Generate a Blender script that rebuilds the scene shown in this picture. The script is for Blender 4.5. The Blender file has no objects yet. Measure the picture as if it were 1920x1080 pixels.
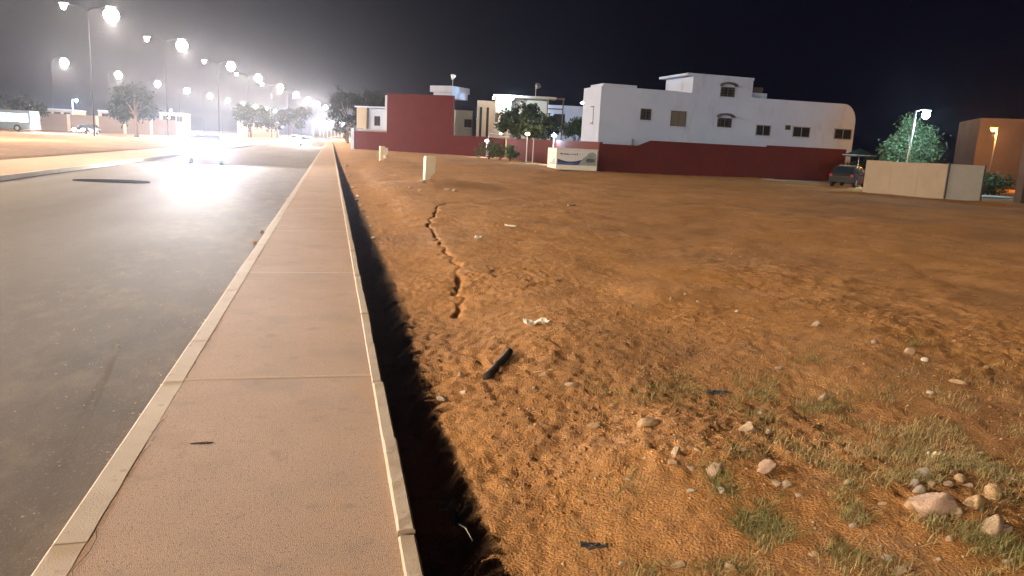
import bpy, bmesh, math, random
import numpy as np
from mathutils import Vector, Matrix
random.seed(7); rng = np.random.default_rng(7)
C = bpy.context.scene.collection
sc = bpy.context.scene
PI = math.pi

# ------------------------------------------------------------ camera
F = 1400.0; EYE = 1.6
R = Matrix(((0.9716026420057939, -0.003119532237528519, -0.23659791750135933),
            (-0.23148027117148864, 0.19471575751484047, -0.9531540577649533),
            (0.0490427375432398, 0.9808547508647959, 0.18846423427330722)))
cd = bpy.data.cameras.new('camera'); cam = bpy.data.objects.new('camera', cd); C.objects.link(cam)
cam.matrix_world = Matrix.Translation((0, 0, EYE)) @ R.to_4x4()
cd.sensor_width = 36.0; cd.lens = 36.0 * F / 1920.0; cd.clip_start = 0.05; cd.clip_end = 3000
sc.camera = cam

# ------------------------------------------------------------ night sky
w = bpy.data.worlds.new("World"); sc.world = w; w.use_nodes = True
nt = w.node_tree; bg = nt.nodes['Background']
sky = nt.nodes.new('ShaderNodeTexSky'); sky.sky_type = 'NISHITA'; sky.sun_disc = False
sky.sun_elevation = math.radians(-8); sky.sun_rotation = math.radians(-70)
mixs = nt.nodes.new('ShaderNodeMix'); mixs.data_type = 'RGBA'; mixs.blend_type = 'ADD'; mixs.inputs[0].default_value = 1
mixs.inputs[7].default_value = (0.0011, 0.0010, 0.0032, 1)
SKYMUL = nt.nodes.new('ShaderNodeVectorMath'); SKYMUL.operation = 'SCALE'; SKYMUL.inputs['Scale'].default_value = 0.05
nt.links.new(sky.outputs[0], SKYMUL.inputs[0]); nt.links.new(SKYMUL.outputs[0], mixs.inputs[6])
nt.links.new(mixs.outputs[2], bg.inputs[0]); bg.inputs[1].default_value = 0.1
sc.view_settings.view_transform = 'Standard'; sc.view_settings.look = 'None'
sc.view_settings.gamma = 1; sc.view_settings.exposure = 4.25
sc.view_settings.use_curve_mapping = False
sc.cycles.use_denoising = True
sc.cycles.max_bounces = 5; sc.cycles.diffuse_bounces = 3; sc.cycles.glossy_bounces = 2
sc.cycles.volume_bounces = 0; sc.cycles.transparent_max_bounces = 6
sc.cycles.sample_clamp_indirect = 4; sc.cycles.use_light_tree = True
GLOW = 1.4                   # share of a lamp's light that leaves it sideways and upwards
LAMP_POWER = 1450.0          # watts per street lamp head
HAZE = 0.00018

# ------------------------------------------------------------ helpers
def ray(px, py): return R @ Vector(((px - 960) / F, -(py - 540) / F, -1.0))
def G(px, py, z=0.0):                       # where that sight line meets the ground height z
    r = ray(px, py); t = (z - EYE) / r.z; return Vector((r.x * t, r.y * t, z))
def D(px, y, py=None):                      # world x (and z) of a sight line at world depth y
    py = py if py is not None else 254 + .05 * (px - 620)
    r = ray(px, py); t = y / r.y; return Vector((r.x * t, y, EYE + r.z * t))

def hsh(ix, iy, s):
    n = (ix.astype(np.int64) * 374761393 + iy.astype(np.int64) * 668265263 + s * 974711) & 0xffffffff
    n = ((n ^ (n >> 13)) * 1274126177) & 0xffffffff
    return ((n ^ (n >> 16)) & 0xffff) / 65535.0
def vnoise(x, y, s=0):
    ix = np.floor(x); iy = np.floor(y); fx = x - ix; fy = y - iy
    fx = fx * fx * (3 - 2 * fx); fy = fy * fy * (3 - 2 * fy)
    a = hsh(ix, iy, s); b = hsh(ix + 1, iy, s); c = hsh(ix, iy + 1, s); d = hsh(ix + 1, iy + 1, s)
    return (a + (b - a) * fx) * (1 - fy) + (c + (d - c) * fx) * fy
def fbm(x, y, f=1.0, o=4, s=0):
    v = 0; a = .5; t = 0
    for k in range(o):
        v = v + a * vnoise(x * f + k * 17.3, y * f + k * 9.1, s + k); t += a; a *= .5; f *= 2.03
    return v / t - .5
def sstep(a, b, x):
    t = np.clip((x - a) / (b - a), 0, 1); return t * t * (3 - 2 * t)

MATS = {}
def mat(name, col, rough=.85, var=.15, scale=6.0, bump=.0, bscale=60.0, metal=0.0, col2=None, spec=.3, emit=None, es=1.0, detail=6, stretch=None, trans=0):
    if name in MATS: return MATS[name]
    m = bpy.data.materials.new(name); m.use_nodes = True; n = m.node_tree; p = n.nodes['Principled BSDF']
    p.inputs['Roughness'].default_value = rough; p.inputs['Metallic'].default_value = metal
    p.inputs['Specular IOR Level'].default_value = spec
    tc = n.nodes.new('ShaderNodeTexCoord'); src = tc.outputs['Object']
    if stretch:
        mp = n.nodes.new('ShaderNodeMapping'); mp.inputs['Scale'].default_value = stretch
        n.links.new(src, mp.inputs[0]); src = mp.outputs[0]
    nz = n.nodes.new('ShaderNodeTexNoise'); nz.inputs['Scale'].default_value = scale; nz.inputs['Detail'].default_value = detail
    nz.inputs['Roughness'].default_value = .65
    n.links.new(src, nz.inputs['Vector'])
    rp = n.nodes.new('ShaderNodeValToRGB'); rp.color_ramp.elements[0].position = .3; rp.color_ramp.elements[1].position = .7
    c2 = col2 or tuple(min(1, c * (1 + var)) for c in col); c1 = col if col2 else tuple(c * (1 - var) for c in col)
    rp.color_ramp.elements[0].color = (*c1, 1); rp.color_ramp.elements[1].color = (*c2, 1)
    n.links.new(nz.outputs[0], rp.inputs[0]); n.links.new(rp.outputs[0], p.inputs['Base Color'])
    if bump:
        nb = n.nodes.new('ShaderNodeTexNoise'); nb.inputs['Scale'].default_value = bscale; nb.inputs['Detail'].default_value = 5
        n.links.new(src, nb.inputs['Vector'])
        b = n.nodes.new('ShaderNodeBump'); b.inputs['Strength'].default_value = bump; b.inputs['Distance'].default_value = .02
        n.links.new(nb.outputs[0], b.inputs['Height']); n.links.new(b.outputs[0], p.inputs['Normal'])
    if emit:
        p.inputs['Emission Color'].default_value = (*emit, 1); p.inputs['Emission Strength'].default_value = es
    if trans: p.inputs['Transmission Weight'].default_value = trans
    MATS[name] = m; return m

def addnoise(m, chain_scale, cols, poss, fac=1.0, blend='MIX', stretch=None, coord='Object', mask=None):
    """mixes a second noise of surface colour over the first"""
    n = m.node_tree; p = n.nodes['Principled BSDF']; old = p.inputs['Base Color'].links[0].from_socket
    tc = n.nodes.new('ShaderNodeTexCoord'); src = tc.outputs[coord]
    mp = n.nodes.new('ShaderNodeMapping'); mp.inputs['Scale'].default_value = stretch or (1, 1, 1); n.links.new(src, mp.inputs[0])
    nz = n.nodes.new('ShaderNodeTexNoise'); nz.inputs['Scale'].default_value = chain_scale; nz.inputs['Detail'].default_value = 7; nz.inputs['Roughness'].default_value = .6
    n.links.new(mp.outputs[0], nz.inputs['Vector'])
    rp = n.nodes.new('ShaderNodeMapRange'); rp.inputs[1].default_value = poss[0]; rp.inputs[2].default_value = poss[1]; rp.inputs[4].default_value = fac
    n.links.new(nz.outputs[0], rp.inputs[0]); f = rp.outputs[0]
    if mask:                                             # (x0, x1): the patch lies only between these world x values, ramping up
        sx = n.nodes.new('ShaderNodeSeparateXYZ'); n.links.new(src, sx.inputs[0])
        mr = n.nodes.new('ShaderNodeMapRange'); mr.inputs[1].default_value = mask[0]; mr.inputs[2].default_value = mask[1]
        n.links.new(sx.outputs[0], mr.inputs[0])
        mu = n.nodes.new('ShaderNodeMath'); mu.operation = 'MULTIPLY'; n.links.new(f, mu.inputs[0]); n.links.new(mr.outputs[0], mu.inputs[1]); f = mu.outputs[0]
    mx = n.nodes.new('ShaderNodeMix'); mx.data_type = 'RGBA'; mx.blend_type = blend
    n.links.new(f, mx.inputs[0]); n.links.new(old, mx.inputs[6]); mx.inputs[7].default_value = (*cols, 1)
    n.links.new(mx.outputs[2], p.inputs['Base Color'])

class MB:
    def __init__(s): s.v = []; s.f = []; s.m = []
    def poly(s, pts, faces, mi=0):
        b = len(s.v); s.v += [tuple(p) for p in pts]; s.f += [tuple(i + b for i in f) for f in faces]; s.m += [mi] * len(faces); return s
    def box(s, x0, x1, y0, y1, z0, z1, M=None, mi=0):
        P = [Vector((x, y, z)) for z in (z0, z1) for x, y in ((x0, y0), (x1, y0), (x1, y1), (x0, y1))]
        if M is not None: P = [M @ p for p in P]
        return s.poly(P, [(3, 2, 1, 0), (4, 5, 6, 7), (0, 1, 5, 4), (1, 2, 6, 5), (2, 3, 7, 6), (3, 0, 4, 7)], mi)
    def tube(s, path, rad, seg=8, mi=0):
        path = [Vector(p) for p in path]; rad = rad if isinstance(rad, (list, tuple)) else [rad] * len(path)
        P = []; n = len(path)
        for i, p in enumerate(path):
            d = (path[min(i + 1, n - 1)] - path[max(i - 1, 0)]).normalized()
            u = d.orthogonal().normalized() if abs(d.z) > .9 else d.cross(Vector((0, 0, 1))).normalized(); v = d.cross(u)
            if abs(d.z) > .9: u = Vector((1, 0, 0)); u = (u - d * u.dot(d)).normalized(); v = d.cross(u)
            for k in range(seg):
                a = 2 * PI * k / seg; P.append(p + (u * math.cos(a) + v * math.sin(a)) * rad[i])
        Fc = [(i * seg + k, i * seg + (k + 1) % seg, (i + 1) * seg + (k + 1) % seg, (i + 1) * seg + k) for i in range(n - 1) for k in range(seg)]
        Fc += [tuple(range(seg))[::-1], tuple((n - 1) * seg + k for k in range(seg))]
        return s.poly(P, Fc, mi)
    def prism(s, pts, a, b, axis='y', M=None, mi=0):     # polygon in the plane across AXIS, pulled from a to b
        def mk(p, t): return {'y': Vector((p[0], t, p[1])), 'x': Vector((t, p[0], p[1])), 'z': Vector((p[0], p[1], t))}[axis]
        P = [mk(p, a) for p in pts] + [mk(p, b) for p in pts]; n = len(pts)
        if M is not None: P = [M @ p for p in P]
        return s.poly(P, [tuple(range(n))[::-1], tuple(range(n, 2 * n))] + [(i, (i + 1) % n, n + (i + 1) % n, n + i) for i in range(n)], mi)
    def build(s, name, ms, parent=None, smooth=False, bevel=0):
        me = bpy.data.meshes.new(name); me.from_pydata([tuple(p) for p in s.v], [], s.f)
        ms = ms if isinstance(ms, (list, tuple)) else [ms]
        for m in ms: me.materials.append(m)
        if len(ms) > 1: me.polygons.foreach_set('material_index', s.m)
        bm = bmesh.new(); bm.from_mesh(me); bmesh.ops.recalc_face_normals(bm, faces=bm.faces)
        if bevel: bmesh.ops.bevel(bm, geom=list(bm.edges), offset=bevel, segments=2, affect='EDGES', profile=.6)
        bm.to_mesh(me); bm.free()
        if smooth: me.polygons.foreach_set('use_smooth', [True] * len(me.polygons))
        o = bpy.data.objects.new(name, me); C.objects.link(o)
        if parent is not None: o.parent = parent
        return o

def tag(o, label=None, cat=None, group=None, kind=None):
    if label: o['label'] = label
    if cat: o['category'] = cat
    if group: o['group'] = group
    if kind: o['kind'] = kind
    return o
def empty(name, loc=(0, 0, 0), rz=0, label=None, cat=None, group=None):
    o = bpy.data.objects.new(name, None); C.objects.link(o); o.location = loc; o.rotation_euler = (0, 0, rz)
    return tag(o, label, cat, group)
def copy_tree(o, parent=None):
    c = o.copy(); C.objects.link(c); c.parent = parent
    for ch in list(o.children): copy_tree(ch, c)
    return c
def npmesh(name, V, Fq, m, tri=False, smooth=False, parent=None):
    k = 3 if tri else 4
    V = np.asarray(V, np.float32); Fq = np.asarray(Fq, np.int32).reshape(-1, k); me = bpy.data.meshes.new(name)
    me.vertices.add(len(V)); me.vertices.foreach_set('co', V.ravel())
    me.loops.add(len(Fq) * k); me.loops.foreach_set('vertex_index', Fq.ravel())
    me.polygons.add(len(Fq)); me.polygons.foreach_set('loop_start', np.arange(len(Fq), dtype=np.int32) * k)
    if smooth: me.polygons.foreach_set('use_smooth', np.ones(len(Fq), bool))
    me.update(); me.validate()
    for x in (m if isinstance(m, (list, tuple)) else [m]): me.materials.append(x)
    o = bpy.data.objects.new(name, me); C.objects.link(o)
    if parent is not None: o.parent = parent
    return o

# ------------------------------------------------------------ materials
soil = mat('orange_soil', (.40, .195, .075), rough=1, col2=(.53, .28, .118), scale=1.3, bump=.95, bscale=80, spec=.1, detail=9)
addnoise(soil, .35, (.50, .24, .07), (.45, .65), .6)
addnoise(soil, 7, (.20, .10, .055), (.56, .68), .6)
addnoise(soil, 55, (.50, .36, .22), (.66, .74), .35)
addnoise(soil, 3, (.12, .078, .062), (.0, .05), .9, mask=(-12, -13.5))  # duller verge soil at left, darkened in colour to offset strong lamp light
addnoise(soil, 18, (.30, .20, .13), (.6, .72), .55)
addnoise(soil, 130, (.13, .06, .028), (.50, .66), .7)
addnoise(soil, .22, (.27, .15, .085), (.48, .68), .75)
addnoise(soil, 2.4, (.30, .19, .115), (.55, .72), .6)
asphalt = mat('worn_asphalt', (.085, .066, .056), rough=.9, col2=(.125, .099, .084), scale=.22, bump=.25, bscale=140, spec=.12, stretch=(1, .35, 1), detail=8)
addnoise(asphalt, .5, (.17, .138, .117), (.42, .75), .5, stretch=(1, .08, 1))
addnoise(asphalt, 1.1, (.085, .072, .068), (.52, .60), .55, stretch=(1, .5, 1), mask=(-3.2, -1.9))
addnoise(asphalt, 4, (.22, .165, .12), (.48, .68), .5, stretch=(1, .5, 1), mask=(-3.4, -2.3))
addnoise(asphalt, 60, (.27, .225, .19), (.58, .7), .6)
addnoise(asphalt, 9, (.085, .066, .056), (.56, .72), .5, stretch=(1, .4, 1))
pave_m = mat('sandy_concrete', (.37, .235, .155), rough=.95, col2=(.44, .285, .19), scale=1.0, bump=.5, bscale=190, spec=.15, detail=9)
addnoise(pave_m, 70, (.15, .10, .068), (.54, .66), .7)
addnoise(pave_m, 95, (.60, .46, .34), (.58, .68), .7)
addnoise(pave_m, 5, (.22, .16, .12), (.58, .7), .5)
addnoise(pave_m, 3.5, (.42, .25, .125), (.47, .66), .7, stretch=(1, .35, 1), mask=(-.25, .30))
addnoise(pave_m, 1.4, (.26, .19, .14), (.52, .68), .5)
kerb_m = mat('pale_kerb_concrete', (.40, .31, .235), rough=.9, col2=(.48, .38, .29), scale=2.5, bump=.25, bscale=110, spec=.2)
addnoise(kerb_m, 14, (.25, .19, .14), (.6, .68), .6)
joint_m = mat('joint_mortar', (.47, .36, .27), rough=.9, var=.1, scale=12)
redp = mat('dark_red_render', (.078, .0125, .0115), rough=.9, col2=(.10, .016, .0145), scale=.5, bump=.2, bscale=12)
addnoise(redp, 2.0, (.062, .02, .018), (.60, .74), .5)
redfar = mat('brick_red_render', (.072, .0095, .0095), rough=.9, col2=(.09, .012, .012), scale=.4)
whitep = mat('white_render', (.33, .38, .53), rough=.9, col2=(.40, .45, .59), scale=.35, bump=.1, bscale=8)
addnoise(whitep, 1.2, (.27, .27, .31), (.56, .78), .7, stretch=(1, 1, .3))
creamp = mat('cream_render', (.26, .225, .19), rough=.9, col2=(.32, .28, .235), scale=.5)
beige = mat('beige_panel', (.26, .20, .145), rough=.8, col2=(.31, .24, .175), scale=1.2)
addnoise(beige, 3, (.21, .16, .12), (.58, .7), .5, stretch=(1, 1, .4))
greyp = mat('grey_panel', (.20, .205, .205), rough=.8, col2=(.24, .245, .245), scale=1.2)
darkgl = mat('dark_window_glass', (.02, .022, .026), rough=.8, var=.3, scale=2, spec=.03)
curtain = mat('drawn_blind', (.11, .10, .085), rough=.8, var=.2, scale=3, stretch=(8, 8, 1))
wood = mat('brown_frame', (.10, .07, .05), rough=.7, var=.2, scale=10)
steel = mat('galvanised_steel', (.45, .45, .45), rough=.5, var=.1, scale=8, metal=.6)
darkst = mat('dark_steel', (.06, .06, .065), rough=.5, var=.2, scale=8)
bark = mat('bark', (.09, .06, .04), rough=1, var=.3, scale=9, bump=.6, bscale=20)
leaf_g = mat('green_leaf', (.045, .085, .035), rough=.6, col2=(.10, .15, .06), scale=1.6, spec=.3)
leaf_d = mat('dark_leaf', (.025, .04, .022), rough=.7, col2=(.05, .075, .035), scale=1.5, spec=.2)
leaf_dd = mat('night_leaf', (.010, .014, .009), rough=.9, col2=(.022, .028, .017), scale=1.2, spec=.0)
leaf_p = mat('silvery_leaf', (.025, .055, .025), rough=.6, col2=(.10, .14, .07), scale=2.5, spec=.2)
rubber = mat('tyre_rubber', (.02, .02, .02), rough=.9, var=.2, scale=20)
LAMPC = (1.0, .80, .57)

# ------------------------------------------------------------ ground sheet
KX = .345                                     # outer edge of the pavement edging
gully = [G(a, b)[:2] for a, b in ((842, 381), (822, 388), (812, 405), (806, 425), (822, 447), (838, 468), (856, 492), (864, 530), (866, 575))]
def seg_dist(x, y, pts):
    best = np.full(np.shape(x), 1e9)
    for (ax, ay), (bx, by) in zip(pts[:-1], pts[1:]):
        dx, dy = bx - ax, by - ay; t = np.clip(((x - ax) * dx + (y - ay) * dy) / (dx * dx + dy * dy), 0, 1)
        best = np.minimum(best, np.hypot(x - ax - t * dx, y - ay - t * dy))
    return best
MOUNDS = [(G(1330, 870), .55, .10), (G(1745, 955), .6, .10), (G(1010, 640), .8, .08), (G(1100, 850), .8, .06), (G(830, 350), 1.6, .22),
          (G(1250, 560), .6, .07), (G(1640, 700), 1.2, .07), (G(930, 760), .35, .03)]
def ground_z(x, y):
    x = np.asarray(x, float); y = np.asarray(y, float)
    wob = .10 * fbm(x * 0, y, 1.1, 3, 5) * 2 + .12 * fbm(x, y, 6, 3, 8)
    dp = 1 - .45 * sstep(9, 40, y); ditch = -.03 + dp * (-.235 + .115 * sstep(.52, .68, x + .9 * wob) + .12 * sstep(.68, 2.1, x + wob))
    base = ditch + sstep(.8, 3.5, x) * .05
    off = sstep(.75, 1.7, x)
    rough = .16 * fbm(x, y, .35, 3, 1) * sstep(1.0, 5, x) + off * (.075 * fbm(x, y, 1.3, 3, 2))
    near = np.exp(-np.maximum(y - 6, 0) / 16)
    cl = fbm(x + .3 * fbm(x, y, 2, 2, 33), y, 5.5, 3, 3); rid = 1 - np.abs(fbm(x, y, 9, 3, 14)) * 4
    sparse = sstep(-.05, .14, fbm(x, y, .55, 2, 21))
    fine = .72 * (.034 * cl + .010 * rid * (.35 + sparse) + .030 * fbm(x, y, 21, 2, 4) + .018 * fbm(x, y, 43, 1, 6)) * (.3 + .7 * sstep(.45, .65, x)) * near * (.8 + .5 * sparse)
    m = np.zeros_like(x)
    for c, r, h in MOUNDS: m = m + h * np.exp(-(((x - c[0]) ** 2 + ((y - c[1]) * .8) ** 2) / (r * r)))
    gd = seg_dist(x + .22 * fbm(x, y, 3.5, 3, 50), y, gully); gw = .11 + .08 * (fbm(x, y, 2.2, 2, 51) + .2)
    gl = -.05 * np.exp(-(gd / np.maximum(gw * .21, .020)) ** 2) * (.35 + .65 * sstep(-.2, -.05, fbm(x, y, 1.9, 2, 52)))
    right = base + rough + fine + m + gl
    far_left = -.02 + sstep(-13.1, -16, x) * (.30 * fbm(x, y, .10, 3, 11) + .04 + .05 * fbm(x, y, .8, 3, 12))
    mid = np.full_like(x, -.42)
    z = np.where(x > KX - .03, right, np.where(x < -12.85, far_left, mid))
    z = np.where((y > 150), np.minimum(z, .1), z)
    return z
xs = np.concatenate([[-700, -400, -250, -160, -110], np.arange(-80, -40, 4), np.arange(-40, -13, 1.0), [-12.86, -12.8], [-6, -1, .30], [KX - .03, KX - .005], np.arange(.37, 3.6, .02),
                     np.arange(3.6, 7, .035), np.arange(7, 14, .10), np.arange(14, 40, .4), np.arange(40, 80, 3), [90, 120, 180, 300, 500, 800]])
ys = np.concatenate([[-125, -40, -15, -5, 0], np.arange(1.2, 2.2, .1), np.arange(2.2, 7, .02), np.arange(7, 12, .04), np.arange(12, 22, .08), np.arange(22, 60, .4),
                     np.arange(60, 200, 3), [230, 280, 350, 450, 600, 900]])
X, Y = np.meshgrid(xs, ys); Z = ground_z(X, Y)
nx, ny = len(xs), len(ys); idx = np.arange(nx * ny).reshape(ny, nx)
q = np.stack([idx[:-1, :-1], idx[:-1, 1:], idx[1:, 1:], idx[1:, :-1]], -1).reshape(-1, 4)
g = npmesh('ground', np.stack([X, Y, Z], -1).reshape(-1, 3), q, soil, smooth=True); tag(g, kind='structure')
def gz(x, y): return float(ground_z(np.array([x]), np.array([y]))[0])
def onto(px, py):                              # the point of the uneven ground that this sight line meets
    p = G(px, py)
    for _ in range(6): p = G(px, py, gz(p.x, p.y))
    return p

# ------------------------------------------------------------ road, pavements
ROADZ = -.14
rx = np.concatenate([np.arange(-9.2, -1.04, .4), [-1.045]]); ry = np.concatenate([np.arange(-40, 60, .8), np.arange(60, 400, 8)])
X, Y = np.meshgrid(rx, ry); Z = ROADZ + .03 * fbm(X, Y, .4, 3, 70) * sstep(-1.05, -1.8, X)
idx = np.arange(len(rx) * len(ry)).reshape(len(ry), len(rx)); q = np.stack([idx[:-1, :-1], idx[:-1, 1:], idx[1:, 1:], idx[1:, :-1]], -1).reshape(-1, 4)
tag(npmesh('road', np.stack([X, Y, Z], -1).reshape(-1, 3), q, asphalt, smooth=True), kind='structure')

m = MB(); y = -3.0; k = 0
while y < 230:                                 # slabs cast in 4 m bays
    L = 3.97; m.box(-.916, .2725, y + .01, y + 4.0 - .01, -.30, 0); y += 4.0
tag(m.build('pavement', pave_m), kind='structure')
m = MB(); y = -3.0
while y < 230: m.box(-.914, .271, y - .018, y + .018, -.29, .0003); y += 4.0
tag(m.build('pavement_joint', joint_m), kind='structure')
m = MB(); y = -3.04                            # kerb stones, a metre each, ragged inner edge
while y < 230:
    L = 1.0 if y < 60 else 4.0; n = 12 if y < 14 else 3
    jx = random.uniform(-.004, .004); jz = random.uniform(0, .005)
    ysn = [y + .004 + (L - .008) * i / n for i in range(n + 1)]
    inner = [-.9185 + .004 * (random.random() - .5) * (1 if y < 14 else 0) for _ in ysn]
    xo = -1.045 + jx; P = []
    for yy, xi in zip(ysn, inner):
        P += [(xo - .012, yy, -.34), (xo, yy, -.014 + jz), (xo + .012, yy, -.003 + jz), (xi, yy, .0005 + jz * .4), (xi, yy, -.34)]
    Fc = [(i * 5 + a, i * 5 + b, (i + 1) * 5 + b, (i + 1) * 5 + a) for i in range(n) for a, b in ((0, 1), (1, 2), (2, 3), (3, 4))] + [(0, 1, 2, 3, 4), tuple(n * 5 + q for q in (4, 3, 2, 1, 0))]
    m.poly(P, Fc); y += L
tag(m.build('kerb', kerb_m), kind='structure')
m = MB(); y = -3.1                             # narrow edging stones on the field side, slightly out of line
while y < 230:
    L = .98 if y < 60 else 4.0; n = 14 if y < 14 else 3
    j = random.uniform(-.007, .007); j2 = random.uniform(-.007, .007); dz = random.uniform(0, .012); P = []
    for i in range(n + 1):
        t = i / n; yy = y + .004 + (L - .009) * t; jj = j + (j2 - j) * t; e1 = random.uniform(-.0008, .0008); e2 = random.uniform(-.0012, .0012)
        P += [(.27 + .004, yy, -.45), (.272 + abs(e1), yy, .006 + dz), (.28 + jj * .5, yy, .014 + dz + e1), (.336 + jj, yy, .014 + dz + e2), (KX + jj, yy, .004 + dz), (KX + jj, yy, -.45)]
    Fc = [(i * 6 + a, i * 6 + a + 1, (i + 1) * 6 + a + 1, (i + 1) * 6 + a) for i in range(n) for a in range(5)] + [tuple(range(6)), tuple(n * 6 + q for q in range(5, -1, -1))]
    m.poly(P, Fc); y += L + (.004 if random.random() < .8 else .02)
tag(m.build('kerb_edging', kerb_m), kind='structure')
m = MB().box(-12.8, -9.33, -20, 300, -.40, -.012); tag(m.build('pavement', pave_m), kind='structure')
m = MB(); y = -20
while y < 300: m.box(-9.33, -9.19, y + .005, y + (1.0 if y < 80 else 5) - .005, -.42, .002 + random.uniform(-.004, .004)); y += (1.0 if y < 80 else 5)
tag(m.build('kerb', kerb_m), kind='structure')
# crack lines in the pavement beside the kerb, a mortar skim, small stain
crk = mat('crack_dark', (.05, .035, .025), rough=1, var=.2)
m = MB(); y = 2.0; x = -.905
random.seed(11)
while y < 7.5:
    x2 = -.905 + random.uniform(-.012, .02); wv = random.uniform(.0006, .0022); y2 = y + random.uniform(.04, .1)
    if random.random() < .5: m.poly([(x - wv, y, .0038), (x + wv, y, .0038), (x2 + wv, y2, .0038), (x2 - wv, y2, .0038)], [(0, 1, 2, 3)])
    x, y = x2, y2
tag(m.build('pavement_crack', crk), kind='structure')
p = G(377, 832)
m = MB(); 
for k in range(16):
    a = random.uniform(-.05, .05); b = random.uniform(-.012, .012); s = random.uniform(.004, .013)
    m.poly([(p.x + a + s * math.cos(t) * 1.6, p.y + b + s * math.sin(t) * .7, .0045) for t in (0, 1.1, 2.2, 3.3, 4.4, 5.4)], [tuple(range(6))])
tag(m.build('oil_stain', mat('stain', (.12, .07, .045), rough=.9, var=.2)), kind='structure')
# manhole on the road
p = G(210, 340, ROADZ)
t = empty('manhole_cover', (p.x, p.y, ROADZ + .016), 0, 'dark sunken oval iron cover in the grey road at left', 'manhole cover')
n = 24; m = MB(); m.prism([(1.0 * math.cos(2 * PI * k / n), .62 * math.sin(2 * PI * k / n)) for k in range(n)], -.03, .003, 'z'); m.build('plate', mat('cast_iron_dull', (.02, .017, .015), rough=1, spec=0, var=.2), t)
m = MB(); P = []
for k in range(n):
    a = 2 * PI * k / n
    for r, z in ((1.002, -.03), (1.002, .006), (1.10, .004), (1.10, -.03)): P.append((r * math.cos(a), r * .62 * math.sin(a), z))
m.poly(P, [(k * 4 + a, k * 4 + (a + 1) % 4, ((k + 1) % n) * 4 + (a + 1) % 4, ((k + 1) % n) * 4 + a) for k in range(n) for a in range(4)]); m.build('rim', mat('cast_iron_dull', (0, 0, 0)), t)

# ------------------------------------------------------------ street lamps
def point(name, loc, power, col, parent, rad=.12):
    l = bpy.data.lights.new(name, 'POINT'); l.energy = power; l.color = col; l.shadow_soft_size = rad
    o = bpy.data.objects.new(name, l); C.objects.link(o); o.location = loc; o.parent = parent; return o
lens_hot = mat('lamp_lens_lit', (.9, .9, .85), emit=(1, .93, .82), es=8)
lens_dim = mat('lamp_lens_side', (.9, .9, .85), emit=(1, .9, .78), es=5)
polem = mat('grey_pole_paint', (.006, .006, .007), rough=.9, var=.1, spec=.0)
def street_lamp(twin=True):
    t = empty('street_lamp')
    m = MB().tube([(0, 0, 0), (0, 0, 1.2), (0, 0, 15.0)], [.085, .065, .035], 10); m.tube([(0, 0, 0), (0, 0, .05)], .24, 10); m.build('pole', polem, t, smooth=True)
    for s in ((1, -1) if twin else (1,)):
        MB().tube([(0, 0, 14.9), (s * .5, 0, 15.25), (s * 2.1, 0, 15.48)], [.045, .04, .035], 6).build('arm', polem, t, smooth=True)
        h = MB().prism([(s * 2.0, -.05), (s * 2.05, .11), (s * 2.8, .13), (s * 3.1, .03), (s * 3.05, -.04)], -.19, .19, 'y', Matrix.Translation((0, 0, 15.5))).build('lamp_head', steel, t)
        rg = .85 if s == 1 else .30              # oversized glowing bowl, added to imitate lens glare round the lamp
        MB().tube([(s * 2.58, 0, 15.5 - .05 - rg * (1 - math.cos(a_))) for a_ in np.linspace(0.15, PI - .1, 9)], [max(.03, rg * math.sin(a_)) for a_ in np.linspace(0.15, PI - .1, 9)], 16).build('glare_bowl', lens_hot if s == 1 else lens_dim, h, smooth=True)
        MB().prism([(s * 2.2, -.06), (s * 2.2, -.045), (s * 2.95, -.045), (s * 2.95, -.06), (s * 2.8, -.16), (s * 2.35, -.16)], -.16, .16, 'y', Matrix.Translation((0, 0, 15.5))).build('lens', lens_hot if s == 1 else lens_dim, h)
    for s, k_ in ((1, 1.0), (-1, .12)) if twin else ((1, 1.0),):
        point('bulb', (s * 2.58, 0, 13.6 if s == 1 else 14.6), LAMP_POWER * GLOW * k_, LAMPC, t, .12)
        if s == 1:
            l = bpy.data.lights.new('downlight', 'SPOT'); l.energy = LAMP_POWER; l.color = LAMPC; l.spot_size = math.radians(172); l.spot_blend = .38; l.shadow_soft_size = .22
            o = bpy.data.objects.new('downlight', l); C.objects.link(o); o.location = (2.58, 0, 13.45); o.parent = t
    return t
twin0 = street_lamp(True); single0 = street_lamp(False)
NEARG, FARG = 'street lamps lining the near carriageway', 'street lamps lining the far carriageway'
ordn = ['first', 'second', 'third', 'fourth', 'fifth', 'sixth', 'seventh', 'eighth', 'ninth', 'tenth', 'eleventh', 'twelfth', 'thirteenth', 'fourteenth']
first = True; vis = 0; KS = 1.4
for k in range(-3, 12):
    y = 74 + 24 * (k - 2) if k < 12 else 0
    y = [-70, -46, -22, 2, 26, 50, 74, 95.5, 121, 143, 168, 193, 217, 241, 266][k + 3]
    x = -18.4 + .087 * (y - 74); x *= KS; y *= KS; x -= 2.6
    o = twin0 if first else copy_tree(twin0); first = False
    o.location = (x, y, -.05)
    if y < 80: lab = 'tall twin-arm steel street lamp whose glare cuts the top left corner of the photo' if y >= 60 else 'tall twin-arm street lamp ' + ('a little ahead of the camera outside the frame' if y > 30 else 'level with the camera outside the frame' if y > 0 else '%s behind the camera, outside the frame' % {-3: 'farthest', -2: 'second', -1: 'nearest'}.get(k, ''))
    elif vis < 7: lab = 'glaring twin-arm street lamp, %s from the left in the upper row' % ordn[vis]; vis += 1
    else: vis += 1; lab = 'distant twin-arm street lamp in the dense string, %s from the left there' % ordn[vis - 8]
    tag(o, lab, 'street lamp', NEARG)
first = True
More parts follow.
